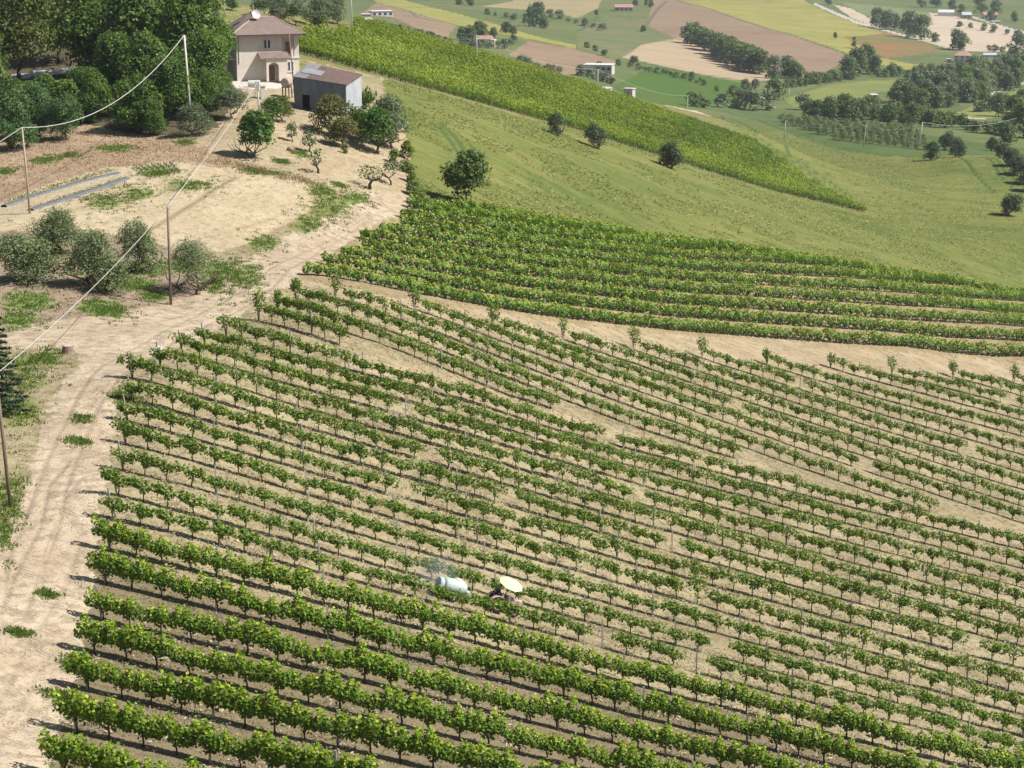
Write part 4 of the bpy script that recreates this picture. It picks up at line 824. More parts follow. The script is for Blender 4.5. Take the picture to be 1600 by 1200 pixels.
# behind the house
for x, y, h, l, k in [(362,16,22,'small round tree behind the roof near the top edge','fruit'),(412,28,36,'olive directly behind the satellite dish','greybush'),(437,36,38,'olive behind the chimney','greybush'),(462,40,38,'olive right of the chimney behind the house','greybush'),(492,42,42,'dark olive at the upper corner of the hillside vines','greybush'),(508,36,38,'grey olive left of the tall white pole','greybush'),(527,38,36,'olive at the foot of the tall white pole','greybush'),
    (430,10,28,'olive cut by the top edge behind the house, leftmost of three','greybush'),(470,8,28,'olive cut by the top edge behind the house, middle of three','greybush'),(515,12,28,'olive cut by the top edge left of the pole','greybush'),(500,45,22,'bright green shrub below the dark olive behind the house','shrub')]:
    T('olive_tree' if k == 'greybush' else 'fruit_tree' if k == 'fruit' else 'shrub', k, x, y, h, l, 'shrub' if k == 'shrub' else 'tree', wf=1.15)
# a spruce reaching in from the left edge
def spruce(px, py, hpx, label):
    p = hit(px, py); H = hpx / ppm(p); g = np.random.default_rng(5); e = empty('spruce_tree', p, 0, label, 'tree'); mb = MB(); mb.tube([(0, 0, -.3), (0, 0, H * .6), (0, 0, H)], [.14, .08, .02], 7); mb.build('trunk', TRUNK, e, True)
    Cs, Ns = [], []
    for k in range(70):
        z = H * (.08 + .9 * k / 70); L = (1 - z / H) * 2.2 + .3; a = k * 2.4
        m = int(95 * L) + 14; t = g.uniform(.1, 1, m); side = g.normal(size=m) * .16 * L * (1.1 - t)
        Cs.append(np.stack([np.cos(a) * t * L - np.sin(a) * side, np.sin(a) * t * L + np.cos(a) * side, z - .25 * t * L + g.normal(size=m) * .05 + .12 * t * t * L], -1)); Ns.append(np.tile([0, 0, 1.], (m, 1)))
    C = np.concatenate(Cs); V, Q = leaf_quads(C, g.uniform(.16, .36, len(C)), unit(np.concatenate(Ns) + g.normal(size=C.shape) * .5), g, .4)
    link('crown', np_mesh('crown', V, Q, LM['spruce'], .5 + g.normal(size=len(C)) * .25), e)
spruce(-2, 648, 175, 'dark spruce reaching in from the left edge beside the pole')

# ------------------------------------------------------------------ trees far off in the valley
n_far = 0
def far(kind, lst, label, name='valley_tree', cat='tree', group=None, wf=1.0, rmin=None):
    for i, q in enumerate(lst):
        x, y, h = q[:3]; l = q[3] if len(q) > 3 else (label % ordn(i + 1) if '%' in label else label)
        T(name, kind, x, y, h * 1.15, l, cat, group, wf * float(rng.uniform(.9, 1.15)), at=hit(x, y, 560))
far('far', [(1083,68,28),(1092,73,24),(1100,78,26),(1110,80,24),(1118,86,28),(1128,90,27),(1137,94,30),(1145,98,27),(1153,103,30),(1162,107,31),(1170,110,30),(1178,113,31),(1186,115,29)], 'dense dark tree in the long wood on the brown field, %s from its upper end', 'wood_tree', 'tree', 'trees of the long wood on the brown field', 1.5)
far('far', [(1370,43,24,'round oak at the left end of the pale field'),(1385,46,24,'round oak second from the left by the pale field'),(1398,46,20,'smaller oak between the two pairs by the pale field'),(1418,58,33,'large oak above the poppy field'),(1440,62,30,'spreading oak right of the large one above the poppies'),(1498,78,28,'dark oak behind the white house with red roof'),(1461,66,13,'small tree alone on the pale field'),(1305,60,8,'tiny dark bush on the wheat field'),
   (1295,8,14,'dark tree at the top edge beside the white track'),(1440,12,18,'dark tree at the top edge left of the greenhouse'),(1462,12,20,'dark tree at the top edge behind the greenhouse'),(1488,16,14,'dark tree right of the greenhouse'),(1532,20,24,'large dark tree above the right hamlet'),(1556,22,20,'dark tree behind the right hamlet roofs'),(1548,34,14,'low tree in front of the right hamlet'),(1585,35,14,'tree right of the hamlet by the frame edge'),(1502,22,12,'low tree left of the hamlet'),
   (835,42,34,'tall round tree alone on the green hillside'),(850,46,16,'low tree right of the tall round hillside tree'),(752,58,22,'dark tree directly behind the red roofed farmhouse'),(790,52,16,'round tree right of the red roofed farmhouse'),(801,55,12,'small tree at the far right of the farmhouse garden'),(735,66,22,'brownish tree left of the red roofed farmhouse'),(772,60,14,'low tree beside the farmhouse roof'),(722,64,18,'dark tree at the left end of the farmhouse garden'),
   (718,8,12,'dark tree on the top edge, leftmost of the hedge'),(735,10,14,'dark tree on the top edge hedge, above the farmhouse'),
   (1232,122,30,'round tree, right one of the pair below the brown field'),(1245,124,24,'small round tree closing the pair below the brown field'),(1340,118,34,'tall tree below the tip of the wheat field'),(1355,114,36,'tallest tree below the tip of the wheat field'),(1326,122,28,'tree left of the tallest ones below the wheat field'),(1365,116,26,'tree right of the tallest ones below the wheat field'),
   (1262,130,14,'low round tree left of the ridge scrub'),(1272,131,16,'low round tree above the green wheat field'),(1005,50,9,'tree beside the far farm at the top'),(1018,12,10,'tree right of the far farm at the top'),(993,10,10,'tree in the far farm garden'),(1010,9,9,'tree at the far farm gate'),(932,24,7,'tiny tree on the hedge left of the far farm')], '', 'valley_tree')
far('fargrey', [(1210,124,32,'grey half bare tree below the brown field'),(1590,90,30,'pale grey tree at the right frame edge above the wood')], '', 'valley_tree')
far('farpop', [(1335,76,16,'slim ivy covered trunk right of the white house'),(995,97,8,'small dark cypress on the barley field edge')], '', 'valley_tree')
# valley wood
g2 = np.random.default_rng(21); W1, W2 = [], []
for k in range(110):
    u = g2.random(); x = 1400 + u * 190; y = 172 - 40 * u + g2.uniform(-20, 16) * (.8 + u * .2)
    if inpoly(np.array([x]), np.array([y]), [(1480,184),(1545,158),(1605,136),(1605,165),(1540,186)])[0]: continue
    (W1 if g2.random() < .5 else W2).append((x, y, g2.uniform(20, 32)))
W1.sort(); W2.sort()
far('far', W1, 'dark tree massed in the valley wood between the two wheat fields', 'wood_tree', 'tree', 'dark trees of the valley wood')
far('fargrey', W2, 'grey green tree massed in the valley wood', 'wood_tree', 'tree', 'grey trees of the valley wood')
H1 = [(1268 + i * 13 + g2.uniform(-3, 3), 184 + i * .9 + g2.uniform(-3, 3), g2.uniform(22, 32)) for i in range(15)]
far('far', H1, 'dark hedgerow tree above the young olive grove, %s from the left', 'hedgerow_tree', 'tree', 'hedgerow trees above the olive grove', 1.1)
H2 = [(1450 + i * 13 + g2.uniform(-3, 3), 192 + i * 2.2 + g2.uniform(-3, 3), g2.uniform(13, 20)) for i in range(10)]
far('farbush', H2, 'hedge bush right of the young olive grove, %s from the left', 'hedge_bush', 'bush', 'hedge bushes right of the grove', 1.0)
far('far', [(1560,182,30,'dark round tree at the right below the small wheat field'),(1585,200,40,'big dark tree on the right frame edge, upper'),(1600,215,44,'big dark tree on the right frame edge, lower'),(1572,172,20,'dark tree on the bank right of the small wheat field'),(1595,165,20,'dark tree at the right frame edge beside the wheat field'),(1575,225,30,'dark tree below the right frame edge pair'),(1598,125,30,'dark tree at the right edge above the white track')], '', 'valley_tree')
far('fargreybush', [(1130,168,20,'grey shrub on the near edge of the barley field'),(1158,168,20,'larger grey shrub at the right end of the barley field'),(1175,172,26,'biggest grey shrub left of the young olive grove'),(1200,172,22,'grey shrub at the top of the young olive grove'),(1165,142,14,'grey shrub on the far corner of the barley field'),(1180,140,12,'grey shrub next to the barley field corner'),(1255,172,18,'grey shrub between grove and hedgerow'),(1420,150,22,'grey shrub at the tip of the green wheat field')], '', 'valley_shrub', 'shrub')
far('farbush', [(1085,166,18,'dark bushy clump behind the pale tan field'),(1100,168,14,'dark bushy clump right of the field pole'),(1148,168,12,'dark bush between the two grey shrubs'),(1213,155,24,'dark round bush above the green wheat field'),(1120,142,7,'small bush on the barley field'),(1080,124,9,'bush on the barley field near its top'),(1095,128,5,'tiny bush on the barley field'),(1145,150,14,'bush on the barley field right side'),(990,99,10,'bush beside the white farm building'),(936,108,9,'bush in front of the white farm building'),(966,102,8,'bush right of the white farm building'),(917,75,8,'hedge bush left of the pasture, first'),(930,80,8,'hedge bush left of the pasture, second'),(945,87,8,'hedge bush left of the pasture, third')], '', 'valley_bush', 'bush')
# hedges seen as lines of bushes
def hedge(pts, n, h, kind, label, group, name='hedge_bush'):
    P = np.array(pts, float); s = np.concatenate([[0], np.cumsum(np.hypot(*np.diff(P, axis=0).T))])
    lst = [(float(np.interp(t, s, P[:, 0])) + g2.uniform(-2, 2), float(np.interp(t, s, P[:, 1])) + g2.uniform(-1, 1), h * g2.uniform(.7, 1.3)) for t in np.linspace(0, s[-1], n)]
    far(kind, lst, label, name, 'bush', group)
hedge([(1230,138),(1300,128),(1330,124)], 12, 13, 'farbush', 'scrubby bush along the stream below the brown field, %s from the left', 'bushes along the stream below the brown field')
hedge([(1370,120),(1440,120),(1500,118)], 12, 14, 'farbush', 'hedge bush below the tip of the wheat field, %s from the left', 'hedge below the wheat tip')
hedge([(725,74),(760,78),(790,76),(805,66)], 9, 11, 'fargreybush', 'grey olive round the red roofed farmhouse, %s from the left', 'olives round the farmhouse')
hedge([(810,94),(840,106),(872,114)], 10, 9, 'farolive', 'small olive in the line below the brown field, %s from the left', 'olives in a line below the brown field')
hedge([(600,42),(650,54),(705,68)], 12, 7, 'farbush', 'low hedge bush behind the hillside vines, %s from the left', 'hedge behind the hillside vines')
hedge([(905,118),(935,124),(955,132)], 8, 10, 'fargreybush', 'grey shrub below the white farm building, %s from the left', 'grey shrubs below the white farm')
hedge([(985,106),(1020,114),(1060,122),(1100,134)], 12, 7, 'fargreybush', 'grey bush in the ditch across the barley field, %s from the left', 'bushes in the barley ditch')
hedge([(860,26),(900,38),(940,48)], 7, 8, 'fargreybush', 'grey hedge bush on the green hillside, %s from the left', 'hedge on the green hillside')
hedge([(760,22),(800,30),(850,44)], 7, 7, 'farbush', 'hedge bush above the yellow strip, %s from the left', 'hedge above the yellow strip')
hedge([(1545,78),(1570,82),(1600,85)], 6, 8, 'farbush', 'garden hedge bush right of the white house, %s from the left', 'garden hedge of the white house')
hedge([(1500,42),(1540,48),(1590,58)], 6, 7, 'farbush', 'bush beside the hamlet track, %s from the left', 'bushes beside the hamlet track')
hedge([(1530,175),(1575,172),(1600,182)], 6, 16, 'farbush', 'bush on the slope below the right wheat field, %s from the left', 'bushes below the right wheat field')
# young olive grove in rows
OG = []
for j, (y0, y1, x0, x1) in enumerate([(190,205,1215,1430),(195,213,1222,1440),(201,221,1250,1450),(208,228,1275,1440),(217,234,1300,1450)]):
    nn = int((x1 - x0) / 11.5)
    for i in range(nn): OG.append((x0 + (x1 - x0) * (i + .5) / nn + g2.uniform(-2, 2), y0 + (y1 - y0) * (i + .5) / nn, g2.uniform(9, 13), 'young grey olive, %s in the %s row of the grove from the top' % (ordn(i + 1), ordn(j + 1))))
far('farolive', OG, '', 'young_olive', 'tree', 'young olives of the grove')
# ------------------------------------------------------------------ the house
PLASTER = plain('cream plaster', (.64, .57, .50), (.56, .495, .43), 1.2, .9, bumps=.05)
WHITE = plain('white paint', (.64, .63, .6), (.56, .55, .52), 3, .6, bumps=.03)
BROWN = plain('brown wood', (.24, .15, .095), (.17, .10, .065), 6, .7)
GLASS = plain('dark glass', (.03, .035, .045), (.05, .055, .065), 1, .15, spec=.6, bumps=0)
DARK = plain('dark recess', (.02, .02, .02), (.012, .012, .012), 3, .9)
GUTTER = plain('brown gutter', (.10, .07, .06), (.07, .05, .045), 4, .5)
CONCRETE = plain('concrete', (.5, .48, .44), (.38, .365, .335), 6, .85)
def tile_mat(name, a, b2, c, rot=0, freq=3.2):
    m, t = new_mat(name); b = NB(t); o = b.obj()
    w = b.n('ShaderNodeTexWave', {'Vector': b.map(o, (1, 1, 1), (0, 0, rot)), 'Scale': freq, 'Distortion': .6, 'Detail': 2}, wave_type='BANDS', bands_direction='Y').outputs['Fac']
    w2 = b.n('ShaderNodeTexWave', {'Vector': b.map(o, (1, 1, 1), (0, 0, rot)), 'Scale': freq * .45, 'Distortion': .8}, wave_type='BANDS', bands_direction='X').outputs['Fac']
    n = b.noise(o, 1.3, 6, .7); n2 = b.noise(o, 7, 3, .7)
    col = b.mix(b.ramp(n, .35, .65), a, b2); col = b.mix(b.ramp(w, .6, .95, 0, .55), col, c); col = b.mix(b.ramp(n2, .4, .7, 0, .5), col, b2)
    b.out(col, .85, b.bump(b.math('ADD', w, w2), .5, .08)); return m
ROOF = tile_mat('roof tiles', (.27, .205, .175), (.20, .15, .13), (.14, .105, .092))
def arch_panel(mb, x0, x1, z1, ax0, ax1, az, y0, y1, n=10):
    """wall with an arched opening"""
    c = (ax0 + ax1) / 2; r = (ax1 - ax0) / 2
    P = [(x0, 0), (ax0, 0)] + [(c - r * math.cos(math.pi * i / n), az + r * .8 * math.sin(math.pi * i / n)) for i in range(n + 1)] + [(ax1, 0), (x1, 0), (x1, z1), (x0, z1)]
    k = len(P); mb.add([(x, y0, z) for x, z in P] + [(x, y1, z) for x, z in P], [tuple(range(k)), tuple(range(k, 2 * k))[::-1]] + [(i, i + k, (i + 1) % k + k, (i + 1) % k) for i in range(k)])
def window(parent, x0, x1, z0, z1, y, shutters=False):
    f = MB(); t = .09
    f.box(x0, x1, y - .07, y + .02, z0, z0 + t); f.box(x0, x1, y - .07, y + .02, z1 - t, z1); f.box(x0, x0 + t, y - .068, y + .02, z0 + t, z1 - t); f.box(x1 - t, x1, y - .068, y + .02, z0 + t, z1 - t)
    m = (x0 + x1) / 2; f.box(m - .1, m + .1, y - .066, y + .02, z0 + t, z1 - t)
    w = f.build('window', WHITE, parent)
    MB().box(x0 + t, x1 - t, y - .03, y - .004, z0 + t, z1 - t).build('pane', GLASS, w)
    MB().box(x0 - .08, x1 + .08, y - .14, y - .072, z0 - .08, z0 - .004).build('sill', WHITE, w)
def build_house():
    p = hit(371, 127); e = empty('house', p, R(20), 'two storey cream house with a brown tiled hip roof and arched porch', 'house')
    W, D, H = 9.6, 8.2, 6.9
    w = MB(); w.box(0, 7.0, 0, D, -2.5, H); w.box(7.0, W, 1.7, D, 3.3, H); w.box(7.0, W, 0.003, D, -2.5, 3.3); w.box(8.85, W, .003, .6, 3.3, H - .5); w.box(7.0, W, .003, .3, H - .5, H)
    w.build('wall', PLASTER, e)
    MB().box(7.0, W + .06, -.12, .002, 3.2, 3.45).build('balcony_slab', WHITE, e)
    MB().box(-1.6, -.004, 1.0, 5.5, 3.1, 3.3).box(-1.5, -1.3, 1.1, 1.3, -2, 3.1).build('side_balcony', WHITE, e)
    MB().box(7.9, 8.75, 1.64, 1.697, 3.45, 5.6).build('balcony_door', BROWN, e)
    r = MB(); z = H + .02; v = [(-.95, -.95, z), (10.55, -.95, z), (10.55, 9.1, z), (-.95, 9.1, z), (3.6, 4, z + 2.3), (6.8, 4, z + 2.3), (4.2, 8.0, z + 2.95)]
    r.add(v, [(0, 1, 5, 4), (0, 4, 6, 3), (1, 2, 5), (4, 5, 6), (5, 2, 6), (3, 6, 2)])
    roof = r.build('roof', ROOF, e)
    fz = MB(); fz.box(-1.0, 10.6, -1.0, 9.15, z - .22, z - .003); fz.build('eaves', GUTTER, roof)
    hp = MB()
    for a, b in ((0, 4), (1, 5), (4, 5), (4, 6)): hp.tube([v[a], v[b]], .10, 6)
    hp.build('ridge_tiles', plain('ridge tiles', (.42, .31, .25), None, 4), roof)
    MB().box(6.9, 7.6, 4.2, 4.9, z + 1.6, z + 3.1).box(6.8, 7.7, 4.1, 5.0, z + 3.1, z + 3.35).build('chimney', plain('dark chimney', (.09, .07, .06), None, 4), roof)
    s = MB(); s.hexa([(.9, 4.6, z + 1.0), (1.7, 4.6, z + 1.4), (1.7, 5.5, z + 1.4), (.9, 5.5, z + 1.0), (.85, 4.6, z + 1.25), (1.6, 4.6, z + 1.62), (1.6, 5.5, z + 1.62), (.85, 5.5, z + 1.25)]); s.build('skylight', GLASS, roof)
    d = MB(); c = Vector((3.85, 3.1, z + 2.75)); ax = Vector((.15, -.95, .28)).normalized(); a = ax.orthogonal().normalized(); b = ax.cross(a); vs = []; fs = []
    for j, (rr, q) in enumerate([(.02, 0), (.3, .04), (.52, .12), (.68, .22)]): vs += [c + ax * q + (a * math.cos(k * math.pi / 9) + b * math.sin(k * math.pi / 9)) * rr for k in range(18)]
    for j in range(3): fs += [(j * 18 + k, j * 18 + (k + 1) % 18, (j + 1) * 18 + (k + 1) % 18, (j + 1) * 18 + k) for k in range(18)]
    d.add(vs, fs); d.tube([c + ax * .05, c + ax * .6 - b * .0], .025, 5); d.tube([c, c - Vector((0, -.1, .9))], .04, 6); dish = d.build('satellite_dish', WHITE, roof, True)
    MB().tube([(3.6, 3.6, z + 2.0), (3.6, 3.6, z + 4.2)], .035, 6).build('antenna_mast', WHITE, roof)
    window(e, 4.15, 5.25, 4.75, 6.1, 0); window(e, 7.75, 8.75, 1.25, 2.75, 0.003)
    pr = MB(); pr.hexa([(3.2, -1.95, 3.28), (7.75, -1.95, 3.28), (7.75, -.004, 4.05), (3.2, -.004, 4.05), (3.2, -1.95, 3.44), (7.75, -1.95, 3.44), (7.75, -.004, 4.22), (3.2, -.004, 4.22)]); pr.build('porch_roof', ROOF, e)
    a = MB(); arch_panel(a, 4.1, 7.25, 3.3, 4.45, 6.0, 2.15, -1.75, -1.5); a.box(7.0, 7.25, -1.497, -.004, 0, 3.4); a.build('porch_arch', PLASTER, e)
    dr = MB(); dr.box(4.7, 5.75, -.07, -.004, 0, 2.2); do = dr.build('door', BROWN, e); MB().tube([(5.6, -.12, 1.0), (5.6, -.12, 1.15)], .03, 6).build('handle', WHITE, do)
    dp = MB(); dp.tube([(.35, -.06, 2.6), (.35, -.06, H - .2)], .05, 6); dp.build('downpipe', plain('grey pipe', (.35, .32, .29)), e)
    dp = MB(); dp.tube([(7.45, -.06, 0), (7.45, -.06, 3.4)], .05, 6); dp.build('downpipe', WHITE, e)
build_house()
# ------------------------------------------------------------------ the tin shed
def sheet_mat(name, a, b2, rust=None, vert=True):
    m, t = new_mat(name); b = NB(t); o = b.obj()
    uvw = b.n('ShaderNodeTexWave', {'Vector': o, 'Scale': 2.2, 'Distortion': .2}, wave_type='BANDS', bands_direction='X').outputs['Fac']
    n = b.noise(b.map(o, (1, 1, .35)), .8, 6, .7); n2 = b.noise(b.map(o, (4, 4, .6)), 1.2, 4, .7)
    c = b.mix(b.ramp(n, .38, .62), a, b2)
    if rust: c = b.mix(b.ramp(n2, .52, .72, 0, .8), c, rust)
    b.out(c, .55, b.bump(uvw, .5, .06), 0, .4); return m
def build_shed():
    N0 = hit(541, 184); ux = Vector((-.88, .475, 0)); uy = Vector((.475, .88, 0)); w, d = 8.6, 4.0
    e = empty('shed', N0, 0, 'corrugated grey tin shed with a rusty tiled roof and dark doorway', 'shed')
    C = [Vector((0, 0, 0)), ux * w, ux * w + uy * d, uy * d]                  # near corner, left, back left, right back
    pts = [(541, 133), (460, 120), (480, 100), (562, 117)]; T = []
    for c, (px, py) in zip(C, pts):
        g = N0 + c; xc, yd, zd = raydir(px, py); T.append(Vector((c.x, c.y, top_z(g, px, py) - N0.z)))
    B = [Vector((c.x, c.y, float(ground_z(N0.x + c.x, N0.y + c.y)) - N0.z - .4)) for c in C]
    th = .08
    def wall(i, j, name, mat, holes=None):
        n = (C[j] - C[i]).cross(Vector((0, 0, 1))).normalized(); m = MB()
        def slab(s0, s1, za0, zb0, za1, zb1):
            P = lambda s, z: tuple(C[i].lerp(C[j], s).xy) + (z,)
            q = [Vector(P(s0, za0)), Vector(P(s1, za1)), Vector(P(s1, zb1)), Vector(P(s0, zb0))]
            m.hexa([q[0], q[1], q[1] - n * th, q[0] - n * th, q[3], q[2], q[2] - n * th, q[3] - n * th])
        lo = lambda s: B[i].z * (1 - s) + B[j].z * s; hi = lambda s: T[i].z * (1 - s) + T[j].z * s
        if holes:
            s0, s1, hh = holes; hh = (lo(s0) + lo(s1)) / 2 + .4 + 2.15
            slab(0, s0, lo(0), hi(0), lo(s0), hi(s0)); slab(s1, 1, lo(s1), hi(s1), lo(1), hi(1)); slab(s0, s1, hh, hi(s0), hh, hi(s1))
        else: slab(0, 1, lo(0), hi(0), lo(1), hi(1))
        return m.build(name, mat, e)
    DS = sheet_mat('grey sheet', (.165, .20, .235), (.115, .145, .175), (.11, .10, .095)); LS = sheet_mat('pale galvanised sheet', (.42, .445, .46), (.34, .365, .385), (.36, .33, .3))
    front = wall(0, 1, 'front_wall', DS, (.70, .845, None)); wall(3, 0, 'side_wall', LS); wall(2, 3, 'back_wall', DS); wall(1, 2, 'end_wall', DS)
    # odd sheets nailed over the front, a vent and a lintel
    n = ux.cross(Vector((0, 0, 1))).normalized()
    n = n if n.y < 0 else -n
    def patch(s0, s1, z0, z1, name, mat, off=.03):
        a = ux * w * s0; b = ux * w * s1; q = [a + n * off, b + n * off, b + n * .004, a + n * .004]
        return MB().hexa([Vector((p.x, p.y, z0)) for p in q] + [Vector((p.x, p.y, z1)) for p in q]).build(name, mat, e)
    patch(.855, .99, .3, T[1].z * .93, 'sheet_panel', sheet_mat('blue grey sheet', (.19, .22, .25), (.145, .17, .195), (.15, .14, .13)))
    patch(.40, .52, 2.6, 3.25, 'vent', DARK, .02); patch(.14, .25, 2.9, 3.0, 'label_strip', LS, .05)
    mb = MB(); P = [Vector(t) for t in T]; ov = .25
    ctr = (P[0] + P[1] + P[2] + P[3]) / 4; Q = [p + (p - ctr).normalized() * ov for p in P]
    def plane(a, b, c, d2, name, mat, lift): return MB().hexa([Q4(a) + Vector((0, 0, lift)), Q4(b) + Vector((0, 0, lift)), Q4(c) + Vector((0, 0, lift)), Q4(d2) + Vector((0, 0, lift))] + [Q4(x) + Vector((0, 0, lift + .09)) for x in (a, b, c, d2)]).build(name, mat, e)
    def Q4(uv): u, v = uv; return (Q[0] * (1 - u) + Q[1] * u) * (1 - v) + (Q[3] * (1 - u) + Q[2] * u) * v
    RT = tile_mat('shed tiles', (.21, .135, .115), (.15, .10, .088), (.10, .075, .07), .5, 2.6)
    plane((0, 0), (.76, 0), (.76, 1), (0, 1), 'roof', RT, .012); GS = sheet_mat('grey roof sheet', (.25, .25, .25), (.20, .195, .19), (.24, .17, .14))
    plane((.76, 0), (1, 0), (1, .99), (.76, .99), 'roof_sheet', GS, .006); plane((.58, .3), (.93, .3), (.93, .62), (.58, .62), 'roof_sheet', sheet_mat('pale roof sheet', (.30, .31, .32), (.25, .255, .26)), .11)
    m = MB()
    a, b = C[3], C[0]; nn = (b - a).cross(Vector((0, 0, 1))).normalized(); nn = nn if nn.x > 0 else -nn
    m.hexa([Vector((a.x, a.y, B[3].z)), Vector((b.x, b.y, B[0].z)), Vector((b.x, b.y, B[0].z)) + nn * .15, Vector((a.x, a.y, B[3].z)) + nn * .15, Vector((a.x, a.y, B[3].z + .75)), Vector((b.x, b.y, B[0].z + .75)), Vector((b.x, b.y, B[0].z + .75)) + nn * .15, Vector((a.x, a.y, B[3].z + .75)) + nn * .15]); m.build('footing', WHITE, e)
    fl = MB(); k = .1; fl.hexa([Vector((c.x, c.y, z)) for z in (.05, .06) for c in (ux * (w - k) + uy * k, ux * k + uy * k, ux * k + uy * (d - k), ux * (w - k) + uy * (d - k))]); fl.build('floor', DARK, e)
build_shed()
# ------------------------------------------------------------------ things beside the house
def drum(px, py, L, r, rz, stand, name, label, cat, mat, lidmat, band=None):
    p = hit(px, py); e = empty(name, p, rz, label, cat); z = stand + r; n = 20; m = MB()
    m.tube([(-L / 2 - .04, 0, z), (-L / 2 + .02, 0, z), (L / 2 - .02, 0, z), (L / 2 + .04, 0, z)], [r * .9, r, r, r * .9], n); m.build('tank', mat, e)
    if lidmat: MB().tube([(-L / 2 - .075, 0, z), (-L / 2 - .045, 0, z)], r * .86, n).build('end_cap', lidmat, e)
    s = MB()
    if stand > .5:
        for x in (-L * .35, L * .35):
            for y in (-r * .75, r * .75): s.box(x - .06, x + .06, y - .06, y + .06, -.3, stand + .12)
        s.box(-L * .45, L * .45, -r * .9, r * .9, stand - .04, stand + .02); s.build('stand', plain('dark iron', (.06, .05, .045), (.1, .07, .05), 5), e)
    else:
        for x in (-L * .3, L * .3): s.box(x - .1, x + .1, -r * .7, r * .7, -.25, stand + r * .35)
        s.build('cradle', CONCRETE, e)
drum(449, 152, 1.3, .68, R(68), 1.45, 'fuel_drum', 'rusty topped fuel drum on a dark iron stand left of the shed', 'drum', plain('rusted drum', (.30, .16, .11), (.42, .36, .31), 2.5), plain('pale drum end', (.62, .56, .5), (.5, .43, .37), 3))
drum(397, 137, 1.7, .5, R(8), .1, 'gas_tank', 'pale grey tank lying at the edge of the house yard', 'tank', plain('pale grey tank', (.5, .5, .46), (.4, .4, .37), 3), None)
p = hit(411, 154); e = empty('gate_pillar', p, R(15), 'white square gate pillar below the house yard', 'pillar'); MB().box(-.3, .3, -.3, .3, -.5, 1.7).build('shaft', WHITE, e); MB().box(-.38, .38, -.38, .38, 1.703, 1.85).build('cap', CONCRETE, e)
p = hit(389, 153); e = empty('white_railing', p, R(12), 'white tubular railing below the house yard', 'railing'); m = MB()
for k in range(4): MB().tube([(-1.2, 0, .25 + .42 * k), (1.0, 0, .25 + .42 * k)], .035, 6).build('rail', WHITE, e)
for x in (-1.2, -.1, 1.0): MB().tube([(x, 0, -.3), (x, 0, 1.65)], .045, 6).build('upright', WHITE, e)
# ------------------------------------------------------------------ poles and cables
WOODP = plain('weathered wood pole', (.20, .155, .115), (.13, .10, .075), 6); PALEP = plain('pale wood pole', (.40, .33, .25), (.30, .25, .19), 6); CONP = plain('pale concrete pole', (.56, .54, .5), (.45, .43, .4), 5)
TOPS = {}
def pole(key, bx, by, tx, ty, r, mat, label, arm=False, ins=False, mn=None, box=False, h=None):
    p = hit(bx, by, mn); top = Vector((0, 0, h or top_z(p, tx, ty) - p.z)); dx = (tx - bx) / ppm(p); top.x = dx
    e = empty('utility_pole', p, 0, label, 'pole', 'utility poles'); MB().tube([(0, 0, -.6), tuple(top * .5), tuple(top)], [r * 1.15, r, r * .82], 8).build('shaft', mat, e, True)
    if ins:
        m = MB()
        for s in (-1, 1): m.tube([top + Vector((0, 0, -.35)), top + Vector((s * .22, 0, -.28)), top + Vector((s * .24, 0, -.1))], [.02, .02, .045], 5)
        m.build('insulator', WHITE, e)
    if arm: MB().box(top.x - .7, top.x + .7, -.05, .05, top.z - .35, top.z - .23).build('crossarm', mat, e)
    if box: MB().box(top.x - .28, top.x + .28, -.32, .1, top.z - 1.0, top.z + .1).build('meter_box', WHITE, e)
    TOPS[key] = p + top
pole('A', 267, 476, 268, 322, .12, WOODP, 'dark wooden pole standing by the bend of the dirt track', ins=True)
pole('B', 47, 334, 42, 199, .11, PALEP, 'pale wooden pole at the left end of the garden beds', ins=True)
pole('C', 17, 792, 6, 585, .11, WOODP, 'dark wooden pole beside the track at the left edge', ins=True)
pole('D', 299, 196, 293, 55, .15, CONP, 'pale concrete pole with a side arm standing in the wood', ins=True, arm=False)
pole('E', 405.5, 193, 404, 128, .1, CONP, 'grey pole with a white box above the fig tree', box=True)
pole('F', 462, 163, 454, 50, .09, WOODP, 'tall dark slanting pole at the left corner of the shed')
pole('G', 551, 49, 549, -25, .1, CONP, 'tall white pole at the top edge of the hillside vines')
pole('H', 745, 97, 745, 55, .1, CONP, 'slim grey pole on the upper edge of the hillside vines', arm=True)
pole('I', 934, 142, 934, 108, .1, CONP, 'slim pole below the white farm building', arm=True)
pole('J', 1074, 182, 1074, 149, .1, CONP, 'grey pole beside the pale tan field beyond the vines', arm=True, mn=560)
pole('K', 1225, 216, 1227, 188, .13, CONP, 'pale pole in the right meadow below the young grove')
pole('L', 1349, 230, 1352, 195, .13, CONP, 'pale pole among the young olives, left of two', mn=560)
pole('M', 1436, 228, 1440, 191, .13, CONP, 'pale pole among the young olives, right of two', mn=560)
pole('N', 351, 22, 351, -4, .09, CONP, 'slim pole left of the house roof at the top edge')
pole('O', 1233, 158, 1233, 138, .1, CONP, 'slim pole at the left end of the green wheat field', mn=600)
def cable(a, b, sag, r, label, group=None, n=16):
    m = MB(); pts = []
    for i in range(n + 1):
        t = i / n; q = a.lerp(b, t); q.z -= sag * 4 * t * (1 - t); pts.append(q - a)
    m.tube(pts, r, 5, False); o = m.build('power_cable', CABLE, None, True); o.location = a; tag(o, label, 'cable', group)
CABLE = plain('pale cable', (.5, .48, .46), (.4, .38, .36), 8, .6)
cable(TOPS['A'], TOPS['E'], .5, .032, 'pale cable rising from the dark track pole to the boxed pole')
cable(TOPS['C'], TOPS['A'], .6, .026, 'pale cable from the left edge pole up to the track bend pole')
